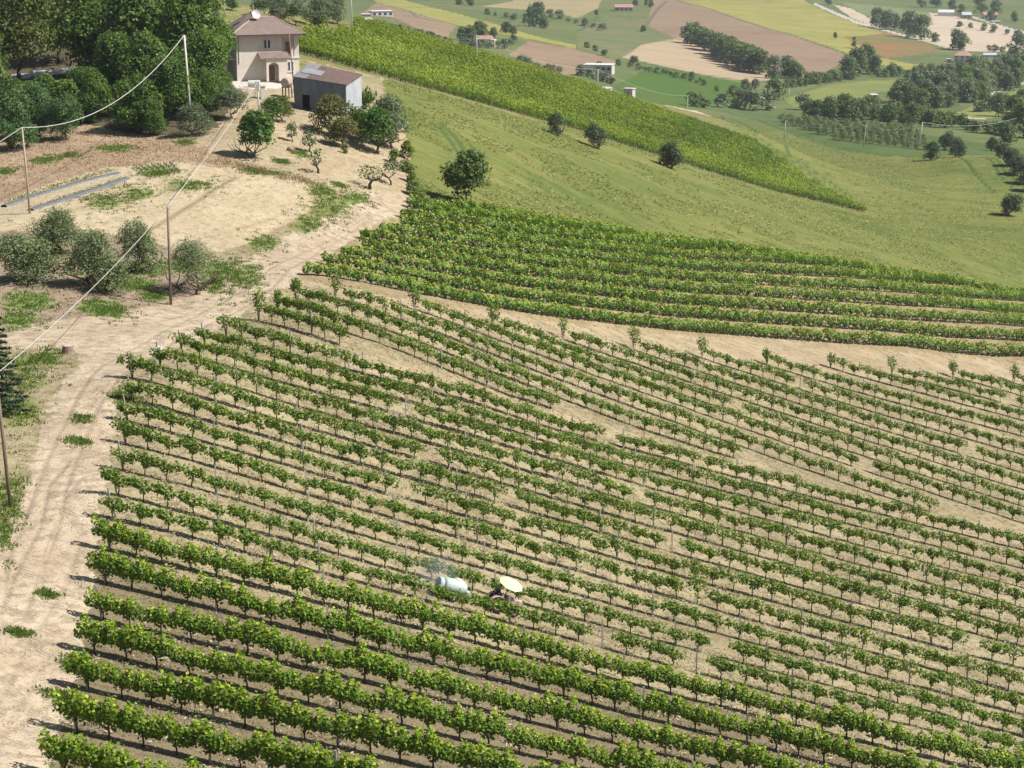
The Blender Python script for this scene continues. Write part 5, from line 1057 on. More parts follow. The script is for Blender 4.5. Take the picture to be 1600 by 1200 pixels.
far_end = TOPS['D']; cable(TOPS['B'], far_end, 3.2, .045, 'sagging pale cable between the garden pole and the wood')
xc, yd, zd = raydir(-120, 285); k_ = TOPS['B'].y * .97 / float(yd); cable(TOPS['B'], Vector((float(xc) * k_, float(yd) * k_, CAMZ + float(zd) * k_)), .3, .045, 'pale cable leaving the garden pole at the left edge')
for i, (a, b) in enumerate(['JK', 'KL', 'LM']): cable(TOPS[a], TOPS[b], 2.0, .045, ['thin cable from the tan field pole to the meadow pole', 'thin cable from the meadow pole to the left grove pole', 'thin cable between the two grove poles'][i])
cable(TOPS['G'], TOPS['H'], 2.5, .035, 'thin cable along the top of the hillside vines'); cable(TOPS['H'], TOPS['I'], 2.0, .035, 'thin cable from the vine edge pole to the farm pole'); cable(TOPS['I'], TOPS['J'], 2.0, .035, 'thin cable from the farm pole to the tan field pole')
q = hit(1590, 215, 560); cable(TOPS['M'], q + Vector((0, 0, 7)), 2.0, .045, 'thin cable from the right grove pole to the right edge')
# ------------------------------------------------------------------ buildings in the valley
RED = plain('far red tiles', (.38, .22, .17), (.30, .17, .13), .4); PINKW = plain('pale render', (.52, .46, .42), (.45, .4, .36), .3); WHW = plain('far white wall', (.58, .57, .55), (.5, .49, .47), .3); GREYR = plain('grey sheet roof', (.42, .44, .46), (.35, .37, .39), .4); TANW = plain('tan stone wall', (.45, .37, .3), (.36, .3, .24), .4)
def farm(name, px, py, wpx, hpx, depth, yaw, wall, roofm, label, kind='gable', cat='house', wins=4, mn=600, annex=None):
    p = hit(px, py, mn); s = ppm(p); w = wpx / s; h = hpx / s * .98; e = empty(name, p, yaw, label, cat)
    eave = h * (.62 if kind != 'flat' else .93); MB().box(-w / 2, w / 2, 0, depth, -2, eave).build('wall', wall, e); o = .35
    if kind == 'gable':
        m = MB(); m.add([(-w / 2 - o, -o, eave - .05), (w / 2 + o, -o, eave - .05), (w / 2 + o, depth + o, eave - .05), (-w / 2 - o, depth + o, eave - .05), (-w / 2 - o, depth / 2, h), (w / 2 + o, depth / 2, h)], [(0, 1, 5, 4), (2, 3, 4, 5), (1, 2, 5), (3, 0, 4), (0, 3, 2, 1)])
    elif kind == 'hip':
        m = MB(); m.add([(-w / 2 - o, -o, eave), (w / 2 + o, -o, eave), (w / 2 + o, depth + o, eave), (-w / 2 - o, depth + o, eave), (-w * .18, depth / 2, h), (w * .18, depth / 2, h)], [(0, 1, 5, 4), (2, 3, 4, 5), (1, 2, 5), (3, 0, 4), (0, 3, 2, 1)])
    elif kind == 'tunnel':
        m = MB(); n = 8; vs = []
        for x in (-w / 2, w / 2): vs += [(x, depth / 2 - depth / 2 * math.cos(math.pi * i / n), .2 + h * math.sin(math.pi * i / n)) for i in range(n + 1)]
        m.add(vs, [(i, i + 1, i + n + 2, i + n + 1) for i in range(n)] + [tuple(range(n + 1)), tuple(range(n + 1, 2 * n + 2))[::-1]])
    else: m = MB(); m.box(-w / 2 - o, w / 2 + o, -o, depth + o, eave + .01, h)
    m.build('roof', roofm, e)
    if kind != 'tunnel':
        rows = 2 if eave > 4.6 else 1
        for r_ in range(rows):
            for k in range(wins):
                x = -w / 2 + w * (k + .5) / wins; z0 = eave * ((.18 if rows == 2 else .3) + r_ * .48)
                MB().box(x - w * .06, x + w * .06, -.08, -.01, z0, z0 + min(1.5, eave * (.26 if rows == 2 else .42))).build('window', GLASS, e)
    if annex: ax, aw, ah, ad, am = annex; MB().box(ax, ax + aw, -.6, ad, -2, ah).build('annex', am, e)
    return e
farm('farm_building', 934, 113, 44, 12, 9, R(-12), PINKW, WHW, 'long low white farm building with flat roofs behind the hillside vines', 'flat', 'building', 5, annex=(-7.4, 5.2, 2.9, 8, WHW))
farm('farmhouse', 752, 69, 28, 13, 9, R(-10), PINKW, RED, 'red roofed farmhouse among trees beyond the hillside vines', 'gable', 'house', 3, annex=(3.6, 3.5, 2.4, 6, PINKW))
farm('barn', 598, 26, 34, 9, 9, R(15), WHW, WHW, 'long white barn at the top edge on brown soil', 'flat', 'barn', 4)
farm('small_barn', 573, 26, 14, 4, 6, R(10), PINKW, WHW, 'low white lean-to left of the long white barn', 'flat', 'barn', 2)
farm('small_barn', 577, 33, 12, 5, 6, R(30), PINKW, WHW, 'low white lean-to in front of the long white barn', 'gable', 'barn', 2)
farm('hut', 981, 153, 15, 15, 3.5, R(-25), PINKW, PINKW, 'narrow pinkish hut on the upper edge of the hillside vines', 'flat', 'hut', 1, 560)
farm('farmhouse', 975, 18, 28, 11, 10, R(0), TANW, RED, 'brownish farmhouse at the top edge above the green pasture', 'gable', 'house', 4)
farm('country_house', 1503, 98, 25, 18, 9, R(-14), WHW, RED, 'two storey white house with a red roof right of the poppies', 'hip', 'house', 3, annex=(4.2, 3.0, 2.8, 5, plain('red brick', (.36, .16, .12))))
farm('shed', 1548, 90, 22, 7, 6, R(-5), WHW, GREYR, 'low white shed right of the red roofed white house', 'gable', 'shed', 2)
farm('shed', 1483, 96, 6, 4, 4, R(-5), WHW, WHW, 'tiny white shed left of the red roofed white house', 'flat', 'shed', 1)
farm('greenhouse', 1478, 25, 25, 9, 12, R(-12), WHW, WHW, 'white plastic greenhouse at the top of the pale field', 'tunnel', 'greenhouse')
farm('hamlet_house', 1511, 30, 14, 11, 9, R(0), TANW, GREYR, 'grey roofed house at the left of the right hamlet', 'gable', 'house', 2)
farm('hamlet_house', 1548, 30, 22, 11, 9, R(0), PINKW, RED, 'tan house among the trees of the right hamlet', 'gable', 'house', 3)
farm('shed', 1557, 37, 14, 4, 6, R(0), WHW, WHW, 'white shed below the right hamlet', 'flat', 'shed', 1)
farm('small_house', 1367, 156, 9, 8, 6, R(0), WHW, WHW, 'small white hut half hidden in the valley wood', 'flat', 'hut', 1)
farm('ruin', 943, 143, 12, 7, 5, R(-30), WHW, WHW, 'low white shelter at the upper edge of the hillside vines', 'gable', 'shed', 1, 560)
# ------------------------------------------------------------------ garden, stump, stone
def ribbon(name, pts, w, h, mat, label, cat, group=None, kind=None):
    P = curve3(pts, 6); V = []; 
    for i in range(len(P)):
        d = P[min(i + 1, len(P) - 1)] - P[max(i - 1, 0)]; n = np.array([-d[1], d[0]]) / max(1e-6, math.hypot(d[0], d[1]))
        for s, hh in ((-1, -.15), (-.7, h), (0, h * 1.25), (.7, h), (1, -.15)):
            x, y = P[i, :2] + n * s * w / 2; V.append((x, y, float(ground_z(x, y)) + hh + .06))
    F_ = [(i * 5 + k, i * 5 + k + 1, i * 5 + k + 6, i * 5 + k + 5) for i in range(len(P) - 1) for k in range(4)]
    m = MB(); m.add([tuple(np.array(v) - P[0]) for v in V], F_); o = m.build(name, mat, None, True); o.location = tuple(P[0]); return tag(o, label, cat, group, kind)
PLASTIC = plain('dusty black mulch film', (.10, .105, .115), (.17, .165, .16), 3, .45)
SB = [[(6, 323), (60, 305), (130, 284), (186, 271)], [(48, 329), (110, 309), (160, 293), (199, 279)]]
ribbon('mulch_bed', SB[0], 1.0, .12, PLASTIC, 'upper bed of black mulch film in the garden', 'garden bed'); ribbon('mulch_bed', SB[1], 1.1, .12, PLASTIC, 'lower bed of black mulch film in the garden', 'garden bed')
EARTH = plain('tilled earth', (.40, .29, .18), (.30, .21, .13), 4)
VR = [[(207 + i * 9.5, 262 - i * .7), (236 + i * 7.5, 280 - i * 1.6)] for i in range(7)]
def rowplants(pts, n, size, h, mat, name, label, cat, group=None, kind=None, w=.35):
    P = curve3(pts, 5); g = np.random.default_rng(len(pts) * 7 + n); t = g.uniform(0, 1, n) * (len(P) - 1); i = t.astype(int); f = (t - i)[:, None]; i = np.minimum(i, len(P) - 2)
    C = P[i] * (1 - f) + P[i + 1] * f + np.c_[g.normal(size=n) * w * .5, g.normal(size=n) * w * .5, np.zeros(n)]; C[:, 2] = ground_z(C[:, 0], C[:, 1]) + .1 + g.uniform(0, h, n)
    V, Q = leaf_quads(C, size * g.uniform(.7, 1.3, n), unit(g.normal(size=(n, 3)) * .6 + (0, 0, .7)), g); return tag(link(name, np_mesh(name, V, Q, mat, .45 + g.normal(size=n) * .2)), label, cat, group, kind)
for i, v in enumerate(VR):
    rowplants(v, 120, .22, .3, LM['grass'] if i < 5 else LM['grey'], 'vegetable_row', '%s row of the small vegetable plot, counted from the left' % ordn(i + 1), 'vegetables', 'rows of the vegetable plot', 'stuff')
rowplants([(10, 319), (60, 301), (130, 280), (180, 267)], 420, .2, .3, LM['grass'], 'seedling_row', 'row of green seedlings along the upper mulch bed', 'vegetables', None, 'stuff', w=.5)
rowplants([(52, 326), (110, 306), (160, 290), (196, 277)], 220, .18, .2, LM['grass'], 'seedling_row', 'row of seedlings on the lower mulch bed', 'vegetables', None, 'stuff', w=.3)
p = hit(106, 552); e = empty('tree_stump', p, 0, 'sawn pale tree stump on the corner of the dirt track', 'stump'); m = MB(); m.tube([(0, 0, -.2), (0, 0, .15), (.03, 0, .62)], [.55, .46, .42], 12); m.build('bark', plain('stump bark', (.26, .2, .15), (.17, .13, .1), 5), e, False); MB().tube([(.03, 0, .615), (.03, 0, .64)], .37, 12).build('cut_face', plain('cut wood', (.5, .4, .3), (.4, .31, .22), 6), e)
p = hit(247, 547); m = MB(); m.sphere((0, 0, .12), (.42, .3, .22), 8, 6); o = m.build('stone', WHITE, None, True); o.location = p; tag(o, 'pale flat stone at the end of a vine row beside the track', 'stone')
p = hit(454, 236); m = MB(); m.sphere((0, 0, .2), (.5, .4, .4), 8, 6); o = m.build('stone', plain('brown stone', (.28, .2, .15)), None, True); o.location = p; tag(o, 'brown boulder on the orchard soil below the sapling', 'stone')
# prickly pear by the shed
for (x, y, h, l) in [(588, 186, 40, 'tall prickly pear of dark round pads right of the shed'), (603, 180, 34, 'dark prickly pear clump nearest the meadow'), (577, 160, 30, 'prickly pear behind the pale shed wall')]:
    p = hit(x, y); H = h / ppm(p); g = np.random.default_rng(int(x)); e = empty('prickly_pear', p, 0, l, 'cactus', 'prickly pears by the shed'); m = MB(); st = [(Vector((g.normal() * .5, g.normal() * .4, .2)), 0) for _ in range(6)]
    for b, lv in st: m.tube([(0, 0, -.25), (b.x * .7, b.y * .7, .02), tuple(b)], [.1, .08, .08], 6)
    for k in range(60):
        b, lv = st[int(g.integers(len(st)))]; c = b + Vector((g.normal() * .28, g.normal() * .25, g.uniform(.2, .45)))
        if c.z > H: continue
        a = g.uniform(0, 3.14); base = len(m.v); m.sphere((0, 0, 0), (.2, .045, .27), 8, 6)
        for i in range(base, len(m.v)): vx, vy, vz = m.v[i]; m.v[i] = (c.x + vx * math.cos(a) - vy * math.sin(a), c.y + vx * math.sin(a) + vy * math.cos(a), c.z + vz)
        st.append((c, lv + 1))
    m.build('pads', plain('cactus pads', (.10, .15, .06), (.14, .18, .09), 3), e, True)
# meadow fence line of thin stakes
for i, (x, y) in enumerate([(634, 262), (640, 285), (648, 308), (655, 328), (630, 240)]):
    p = hit(x, y); o = MB().tube([(0, 0, -.3), (0, 0, 1.4)], .04, 6).build('fence_stake', CONP); o.location = p; tag(o, 'thin pale stake in the meadow fence, %s from the shed end' % ordn([2, 3, 4, 5, 1][i]), 'stake', 'stakes of the meadow fence')
# ------------------------------------------------------------------ tractor, sprayer and driver
def frame(px0, px1):
    """matrix standing on the ground at px0 and heading for px1"""
    a, b = hit(*px0), hit(*px1); f = (b - a).normalized(); up = Vector((0, 0, 1)); l = up.cross(f).normalized(); up = f.cross(l)
    return Matrix(((f.x, l.x, up.x, a.x), (f.y, l.y, up.y, a.y), (f.z, l.z, up.z, a.z + .04), (0, 0, 0, 1)))
RUBBER = plain('black rubber', (.025, .024, .023), (.05, .045, .04), 5, .85); IRON = plain('dark iron', (.05, .05, .05), (.09, .075, .065), 5, .6); FADED = plain('faded red paint', (.55, .30, .27), (.62, .42, .38), 2.5, .5); HOODM = plain('sun bleached pink paint', (.52, .34, .31), (.47, .28, .25), 2.5, .45)
def wheel(parent, c, r, w, rim):
    m = MB(); x, y, z = c; prof = [(r * .62, -w / 2), (r * .93, -w / 2), (r, -w * .32), (r, w * .32), (r * .93, w / 2), (r * .62, w / 2)]; n = 20
    vs = [(x + q * math.cos(2 * math.pi * k / n), y + s, z + q * math.sin(2 * math.pi * k / n)) for q, s in prof for k in range(n)]; K = len(prof)
    m.add(vs, [(j * n + k, ((j + 1) % K) * n + k, ((j + 1) % K) * n + (k + 1) % n, j * n + (k + 1) % n) for j in range(K) for k in range(n)])
    for k in range(14):
        a = 2 * math.pi * k / 14; s = 1 if k % 2 else -1; ca, sa = math.cos(a), math.sin(a); m.tube([(x + ca * r, y + s * .02, z + sa * r), (x + math.cos(a + .12) * r, y + s * w * .46, z + math.sin(a + .12) * r)], .03, 4)
    wh = m.build('wheel', RUBBER, parent); MB().tube([(x, y - w * .3, z), (x, y + w * .3, z)], r * .63, 16).build('rim', rim, wh); return wh
M = frame((771, 953), (822, 967))
tr = empty('tractor', (0, 0, 0), 0, 'small faded red vineyard tractor under a pale lime parasol', 'tractor'); tr.matrix_world = M
for y in (-.5, .5): wheel(tr, (0, y, .5), .5, .28, FADED)
for y in (-.42, .42): wheel(tr, (1.3, y, .31), .31, .2, FADED)
MB().box(-.35, 1.45, -.17, .17, .38, .72).tube([(0, -.5, .5), (0, .5, .5)], .07, 8).tube([(1.3, -.42, .31), (1.3, .42, .31)], .05, 8).build('chassis', IRON, tr, bevel=.02)
h = MB(); h.hexa([(.5, -.27, .73), (1.72, -.25, .66), (1.72, .25, .66), (.5, .27, .73), (.5, -.25, 1.16), (1.7, -.2, 1.02), (1.7, .2, 1.02), (.5, .25, 1.16)]); hood = h.build('hood', HOODM, tr, bevel=.05)
MB().box(1.722, 1.75, -.2, .2, .7, .98).build('grille', IRON, hood); MB().tube([(1.1, -.16, 1.05), (1.1, -.16, 1.62)], .035, 8).build('exhaust', IRON, hood)
for y in (-.16, .16): MB().tube([(1.745, y, .86), (1.775, y, .86)], .055, 10).build('headlight', WHITE, hood)
f = MB()
for s in (-1, 1):
    n = 8; vs = []
    for k in range(n + 1):
        a = math.radians(-5 + 170 * k / n)
        for y in (.34, .66): vs.append((-.0 + .58 * math.cos(a), s * y, .52 + .58 * math.sin(a)))
    f.add(vs, [(2 * k, 2 * k + 1, 2 * k + 3, 2 * k + 2) for k in range(n)])
fd = f.build('fender', FADED, tr); sd = fd.modifiers.new('thick', 'SOLIDIFY'); sd.thickness = .03
MB().box(-.32, .12, -.22, .22, .78, .88).hexa([(-.36, -.2, .86), (-.28, -.2, .86), (-.28, .2, .86), (-.36, .2, .86), (-.44, -.19, 1.2), (-.36, -.19, 1.2), (-.36, .19, 1.2), (-.44, .19, 1.2)]).build('seat', RUBBER, tr, bevel=.03)
m = MB(); m.tube([(.5, 0, .95), (.36, 0, 1.18)], .025, 6); c = Vector((.36, 0, 1.18)); ax = Vector((-.5, 0, .85)).normalized(); a = Vector((0, 1, 0)); b = ax.cross(a); m.tube([c + (a * math.cos(t * math.pi / 8) + b * math.sin(t * math.pi / 8)) * .19 for t in range(17)], .016, 5); m.build('steering_wheel', RUBBER, tr)
pp = MB(); pp.tube([(.42, .12, .8), (.55, .06, 2.06)], .022, 6); pp.tube([(-.4, -.3, .8), (-.42, -.3, 1.3)], .03, 6); par = pp.build('parasol', IRON, tr)
def dome(c, R_, hgt, n=8):
    vs = [(c[0], c[1], c[2] + hgt)]; fs = []
    for j, q in enumerate((.35, .7, 1.0)): vs += [(c[0] + R_ * q * math.cos(2 * math.pi * k / n + .2), c[1] + R_ * q * math.sin(2 * math.pi * k / n + .2), c[2] + hgt * (1 - q ** 1.6)) for k in range(n)]
    for k in range(n): fs.append((0, 1 + k, 1 + (k + 1) % n))
    for j in range(2):
        for k in range(n): fs.append((1 + j * n + k, 1 + (j + 1) * n + k, 1 + (j + 1) * n + (k + 1) % n, 1 + j * n + (k + 1) % n))
    return MB().add(vs, fs)
LIME = plain('pale lime fabric', (.47, .55, .335), (.44, .52, .31), 2, .8, bumps=.02)
cn = dome((0, 0, 0), .86, .27).build('canopy', LIME, par); cn.location = (.55, .0, 1.95); cn.rotation_euler = (R(15), R(2), 0); sd = cn.modifiers.new('thick', 'SOLIDIFY'); sd.thickness = .012
rb = MB()
for k in range(8): t = 2 * math.pi * k / 8 + .2; rb.tube([(0, 0, .22), (.42 * math.cos(t), .42 * math.sin(t), .13), (.83 * math.cos(t), .83 * math.sin(t), -.04)], .008, 4)
ro = rb.build('ribs', IRON, par); ro.location = cn.location; ro.rotation_euler = cn.rotation_euler
MB().tube([(-.35, 0, .5), (-.75, 0, .45)], .04, 6).box(-.62, -.4, -.25, .25, .42, .5).build('hitch', IRON, tr)
# driver
SKIN = plain('skin', (.48, .29, .21), (.42, .25, .18), 4, .6, bumps=.02); NAVY = plain('navy cloth', (.028, .04, .085), (.04, .055, .11), 5, .85); HAIR = plain('dark hair', (.02, .016, .014), (.03, .025, .02), 8, .8)
def skinned(name, pts, edges, rad, root, mat, parent, sub=2):
    me = bpy.data.meshes.new(name); me.from_pydata(pts, edges, []); me.materials.append(mat); o = link(name, me, parent)
    md = o.modifiers.new('skin', 'SKIN'); md.use_smooth_shade = True
    for i, v in enumerate(me.skin_vertices[0].data): v.radius = (rad[i] if isinstance(rad[i], tuple) else (rad[i], rad[i])); v.use_root = (i == root)
    s = o.modifiers.new('sub', 'SUBSURF'); s.levels = sub; s.render_levels = sub; return o
pe = empty('person', (0, 0, 0), 0, 'driver in navy clothes seated on the tractor, hands on the steering wheel', 'person'); pe.matrix_world = M
J = [(-.15, 0, .97), (-.16, 0, 1.12), (-.13, 0, 1.30), (-.10, 0, 1.44), (-.07, 0, 1.53), (-.05, 0, 1.60), (-.035, 0, 1.68), (-.03, 0, 1.75)]; E = [(i, i + 1) for i in range(7)]; RR = [(.16, .13), (.14, .115), (.16, .12), (.10, .09), .055, .068, .085, .06]
def limb(pts, rad, at):
    b = len(J)
    for i, (p_, r_) in enumerate(zip(pts, rad)): J.append(p_); RR.append(r_); E.append((at if i == 0 else b + i - 1, b + i))
    return len(J) - 1
for s in (-1, 1):
    limb([(-.12, s * .19, 1.40), (.0, s * .25, 1.17), (.2, s * .2, 1.14), (.27, s * .17, 1.17)], [.062, .046, .035, .03], 3)
    hand = len(J) - 1; h0 = Vector(J[hand])
    for k in range(4): q = h0 + Vector((.045, s * (-.012 + 0) , .03 - .022 * k)); limb([tuple(q), tuple(q + Vector((.035, -s * .02, -.004))), tuple(q + Vector((.03, -s * .045, -.008)))], [.011, .010, .009], hand)
    limb([tuple(h0 + Vector((.015, -s * .03, .03))), tuple(h0 + Vector((.045, -s * .045, .035)))], [.012, .01], hand)
    limb([(-.08, s * .11, .94), (.27, s * .19, .95), (.33, s * .2, .60), (.44, s * .2, .55)], [.09, .066, .046, .036], 0)
skinned('body', J, E, RR, 0, SKIN, pe, 1)
nj = 3; TJ = J[:4]; TE = E[:3]; TR = [(.18, .15), (.16, .135), (.18, .14), (.115, .105)]
JJ, EE, RJ = list(TJ), list(TE), list(TR)
for s in (-1, 1):
    b = len(JJ); JJ += [(-.12, s * .19, 1.40), (.0, s * .25, 1.17), (.19, s * .2, 1.14)]; RJ += [.08, .062, .05]; EE += [(3, b), (b, b + 1), (b + 1, b + 2)]
skinned('jacket', JJ, EE, RJ, 0, NAVY, pe, 1)
JJ, EE, RJ = [(-.15, 0, .97)], [], [(.175, .15)]
for s in (-1, 1):
    b = len(JJ); JJ += [(-.08, s * .11, .94), (.27, s * .19, .95), (.33, s * .2, .62)]; RJ += [.105, .082, .062]; EE += [(0, b), (b, b + 1), (b + 1, b + 2)]
skinned('trousers', JJ, EE, RJ, 0, NAVY, pe, 1)
MB().sphere((-.045, 0, 1.735), (.105, .088, .085), 12, 8).build('hair', HAIR, pe, True)
fm = MB(); fm.sphere((.055, 0, 1.665), (.016, .013, .02), 6, 5); fm.build('nose', SKIN, pe, True); fm = MB()
for s in (-1, 1): fm.sphere((.044, s * .03, 1.69), (.01, .012, .009), 6, 5)
fm.build('eyes', HAIR, pe, True); MB().sphere((.05, 0, 1.628), (.008, .024, .006), 6, 5).build('mouth', plain('lips', (.35, .15, .12)), pe, True)
fm = MB()
for s in (-1, 1): fm.sphere((-.035, s * .086, 1.675), (.02, .01, .03), 6, 5); fm.tube([(.42, s * .2, .56), (.52, s * .2, .53), (.6, s * .2, .53)], [.05, .05, .035], 7)
fm.build('shoes_and_ears', SKIN, pe, True)
# sprayer
MS = frame((704, 938), (771, 953)); sp = empty('sprayer', (0, 0, 0), 0, 'pale mint tank sprayer towed behind the small tractor', 'sprayer'); sp.matrix_world = MS @ Matrix.Scale(.88, 4)
MINT = plain('pale mint plastic', (.42, .52, .46), (.37, .46, .41), 2, .5, bumps=.03); BLUEG = plain('pale blue grey metal', (.42, .52, .54), (.35, .44, .46), 3, .5)
prof = [(-.98, .40), (-.95, .50), (-.8, .55), (-.3, .57), (.3, .56), (.62, .52), (.82, .42), (.92, .26), (.95, .08)]
tk = MB(); tk.tube([(x, 0, 1.02) for x, r in prof], [r for x, r in prof], 24); tank = tk.build('tank', MINT, sp, True)
MB().tube([(.15, -.05, 1.55), (.15, -.06, 1.64)], [.22, .2], 16).build('lid', WHITE, tank)
lr = MB(); lr.tube([Vector((.15 + .3 * math.cos(t * math.pi / 8), -.06 + .22 * math.sin(t * math.pi / 8), 1.565 - .08 * abs(math.sin(t * math.pi / 8)))) for t in range(17)], .022, 5); lr.build('rim', BLUEG, tank)
MB().tube([(-1.08, 0, 1.02), (-.99, 0, 1.02)], [.44, .44], 20).build('fan_gap', IRON, sp); fn = MB().tube([(-1.42, 0, 1.02), (-1.38, 0, 1.02), (-1.09, 0, 1.02)], [.47, .5, .5], 24).build('fan_housing', BLUEG, sp, False)
gr = MB(); gr.tube([(-1.44, 0, 1.02), (-1.421, 0, 1.02)], .43, 20)
for q in (.15, .28, .4): gr.tube([Vector((-1.46, q * math.cos(t * math.pi / 8), 1.02 + q * math.sin(t * math.pi / 8))) for t in range(17)], .012, 4)
gr.build('grille', IRON, fn)
for y in (-.48, .48): wheel(sp, (-.1, y, .36), .36, .2, BLUEG)
MB().box(-1.2, 1.0, -.3, .3, .42, .5).tube([(-.1, -.48, .36), (-.1, .48, .36)], .05, 8).tube([(.9, -.25, .46), (1.75, 0, .46)], .04, 6).tube([(.9, .25, .46), (1.75, 0, .46)], .04, 6).build('frame', IRON, sp); MB().box(1.0, 1.3, -.2, .2, .5, .9).tube([(1.15, -.2, .8), (1.15, .25, .8)], .1, 8).build('pump', BLUEG, sp, bevel=.03)
# fine spray hanging behind it
MISTM, t_ = new_mat('spray mist'); b_ = NB(t_); o_ = b_.obj(); n_m = b_.noise(o_, 1.4, 3, .6); ln = b_.n('ShaderNodeVectorMath', {0: o_}, operation='LENGTH').outputs['Value']
dn = b_.math('MULTIPLY', b_.ramp(ln, .25, 1.0, 1, 0), b_.ramp(n_m, .35, .7, .25, 1)); pv = b_.n('ShaderNodeVolumePrincipled', {'Color': (.9, .93, .93, 1), 'Density': b_.math('MULTIPLY', dn, .32), 'Anisotropy': .2}); oo = b_.n('ShaderNodeOutputMaterial'); t_.links.new(pv.outputs[0], oo.inputs['Volume'])
ms_ = MB(); ms_.sphere((0, 0, 0), (1, 1, 1), 16, 10); mo = ms_.build('spray_mist', MISTM, None, True); q = MS @ Vector((-1.5, 0, 1.3)); mo.location = q; mo.scale = (1.9, 1.9, 1.9); tag(mo, 'thin white spray drifting behind the sprayer', 'spray', None, 'stuff')
# ------------------------------------------------------------------ grass and straw
g = np.random.default_rng(33)
def tufts(name, pts, n_blade, hgt, mat, label, tint, spread=.22, w=.03):
    pts = np.asarray(pts); k = len(pts); C = np.repeat(pts, n_blade, 0) + np.c_[g.normal(size=(k * n_blade, 2)) * spread, np.zeros(k * n_blade)]; C[:, 2] = ground_z(C[:, 0], C[:, 1]); n = len(C)
    h = hgt * g.uniform(.5, 1.4, n); a = g.uniform(0, 6.28, n); d = np.stack([np.cos(a), np.sin(a), np.zeros(n)], -1); lean = np.stack([g.normal(size=n) * .35, g.normal(size=n) * .35, np.ones(n)], -1) * h[:, None]
    wv = d * (w * g.uniform(.6, 1.5, n))[:, None]; V = np.stack([C - wv, C + wv, C + lean + wv * .25, C + lean - wv * .25], 1).reshape(-1, 3); V[:, 2] -= .0
    return tag(link(name, np_mesh(name, V, np.arange(n * 4).reshape(n, 4), mat, np.clip(tint + g.normal(size=n) * .22, 0, 1))), label, 'grass', None, 'stuff')
gp = []
for cx, cy, rx, ry, s in GRASS:
    c = hit(cx, cy); k = ppm(c); up = hit(cx, cy - ry); ex = rx / k * .95; ev = np.array([up.x - c.x, up.y - c.y]); n = int(min(900, 60 + 9 * ex * np.hypot(*ev) * s))
    u = g.normal(size=(n, 2)) * np.where(g.random((n, 1)) < .25, 1.1, .55); u = u[np.hypot(u[:, 0], u[:, 1]) < 2.4]; gp.append(np.c_[c.x + u[:, 0] * ex + u[:, 1] * ev[0], c.y + u[:, 1] * ev[1], np.zeros(len(u))])
tufts('grass', np.concatenate(gp), 10, .16, LM['grass'], 'fresh green grass in patches along the track and garden', .4, .2, .045)
# straw between the rows
sx = np.array([(q['p'][0], q['p'][1]) for q in sites if q['d'] < 260]); n = 26000; i = g.integers(len(sx), size=n); off = g.normal(size=(n, 2)) * 1.5; P_ = np.c_[sx[i] + off, np.zeros(n)]
tufts('dry_grass', P_, 3, .09, LM['straw'], 'dry mown grass lying between the vine rows', .5, .12, .035)
vx = np.array([(q['p'][0], q['p'][1]) for q in sites if q['d'] < 215]); n = 15000; i = g.integers(len(vx), size=n); cl = vnoise(vx[i][:, 0] / 5, vx[i][:, 1] / 5, 77) > .02; P_ = np.c_[vx[i] + g.normal(size=(n, 2)) * 1.1, np.zeros(n)][cl]
tufts('weeds', P_, 5, .09, LM['grass'], 'low green weeds under the vines', .62, .15, .035)
bp = []
for x in np.linspace(-5, 500, 240):
    y1 = np.interp(x, [0, 80, 180, 270, 350, 420, 480, 500], [320, 285, 262, 252, 262, 270, 283, 290]); y0 = np.interp(x, [0, 60, 130, 200, 260, 320, 400, 440, 500], [230, 220, 200, 214, 217, 236, 262, 275, 290])
    for k in range(5): bp.append(tuple(hit(x + g.uniform(-2, 2), y0 + (y1 - y0) * g.random())))
tufts('dry_weeds', np.array(bp), 7, .16, LM['straw'], 'dry weeds on the red brown bank', .35, .9, .045)
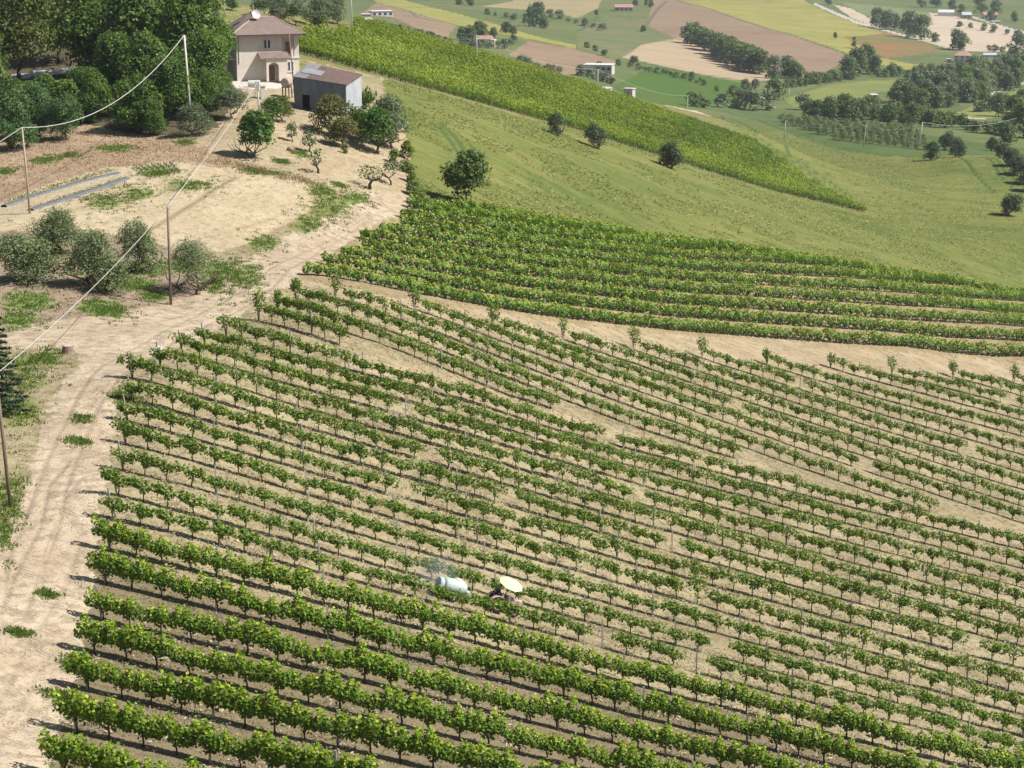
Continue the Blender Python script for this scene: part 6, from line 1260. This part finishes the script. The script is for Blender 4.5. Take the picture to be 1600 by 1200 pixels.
# the standing hay of the meadow
n = 210000; az_ = g.uniform(R(-6), R(15), n); r_ = np.exp(g.uniform(math.log(258), math.log(740), n)); x_, y_ = r_ * np.sin(az_), r_ * np.cos(az_); z_ = ground_z(x_, y_); px_, py_, d_ = topix(x_, y_, z_)
mp = [r for r in REG if r[0] == 'meadow'][0][2][0]; ok = inpoly(px_, py_, mp) & ~inpoly(px_, py_, [(440,60),(470,92),(600,122),(800,178),(930,213),(1100,268),(1230,305),(1372,338),(1300,303),(1230,258),(1130,188),(985,145),(700,62)]) & (vnoise(x_ / 9, y_ / 9, 61) + .6 * vnoise(x_ / 2.2, y_ / 2.2, 62) > -.12)
ok &= px_attr(px_, py_, x_, y_, [(p_, h_ * 1.3, 1.0) for p_, h_, st_ in FTRACKS if st_ > .5]) < .35
C_ = np.c_[x_, y_, z_ + .12][ok]; n = len(C_); pat = vnoise((C_[:, 0] + C_[:, 1] * .5) / 14, (C_[:, 1] - C_[:, 0] * .5) / 5, 63) + .6 * vnoise(C_[:, 0] / 3, C_[:, 1] / 3, 64)
V_, Q_ = leaf_quads(C_, g.uniform(.25, .7, n), unit(np.c_[g.normal(size=(n, 2)) * .5, np.ones(n)]), g, .35)
tag(link('meadow_grass', np_mesh('meadow_grass', V_, Q_, LM['hay'], np.clip(.72 + pat * .4 + g.normal(size=n) * .12, 0, 1))), 'tall hay grass standing in the sloping meadow', 'grass', None, 'stuff')
# loose straw and clods lying on the bare ground
n = 150000; az_ = g.uniform(R(-15), R(15), n); r_ = np.exp(g.uniform(math.log(82), math.log(330), n)); x_, y_ = r_ * np.sin(az_), r_ * np.cos(az_); z_ = ground_z(x_, y_); px_, py_, d_ = topix(x_, y_, z_)
ok = (vnoise(x_ / 2.5, y_ / 2.5, 51) + .5 * vnoise(x_ / .8, y_ / .8, 52) > .0) & ~inpoly(px_, py_, [(478,430),(650,322),(800,340),(1300,410),(1700,470),(1700,0),(600,0),(600,140),(640,260),(650,322)]) & ~inpoly(px_, py_, WOODF)
C_ = np.c_[x_, y_, z_][ok]; road_ = inpoly(px_[ok], py_[ok], ROADPOLY); n = len(C_); C_[:, 2] += .10 + .03 * g.random(n)
V_, Q_ = leaf_quads(C_, np.where(road_, .5, 1.0) * g.uniform(.08, .30, n), unit(np.c_[g.normal(size=(n, 2)) * .45, np.ones(n)]), g, .35)
tag(link('loose_straw', np_mesh('loose_straw', V_, Q_, LM['litter'], np.clip(.5 + .3 * road_ + g.normal(size=n) * .28, 0, 1))), 'loose straw and clods scattered on the bare soil', 'straw', None, 'stuff')
# ------------------------------------------------------------------ haze
hz = MB().box(-7000, 7000, -120, 9300, -60, 460); HZ, t_ = new_mat('haze'); b_ = NB(t_); pv = b_.n('ShaderNodeVolumePrincipled', {'Color': (.86, .92, 1.0, 1), 'Density': .00009, 'Anisotropy': .35}); oo = b_.n('ShaderNodeOutputMaterial'); t_.links.new(pv.outputs[0], oo.inputs['Volume'])
HAZE = True
if HAZE: tag(hz.build('haze', HZ), kind='stuff')
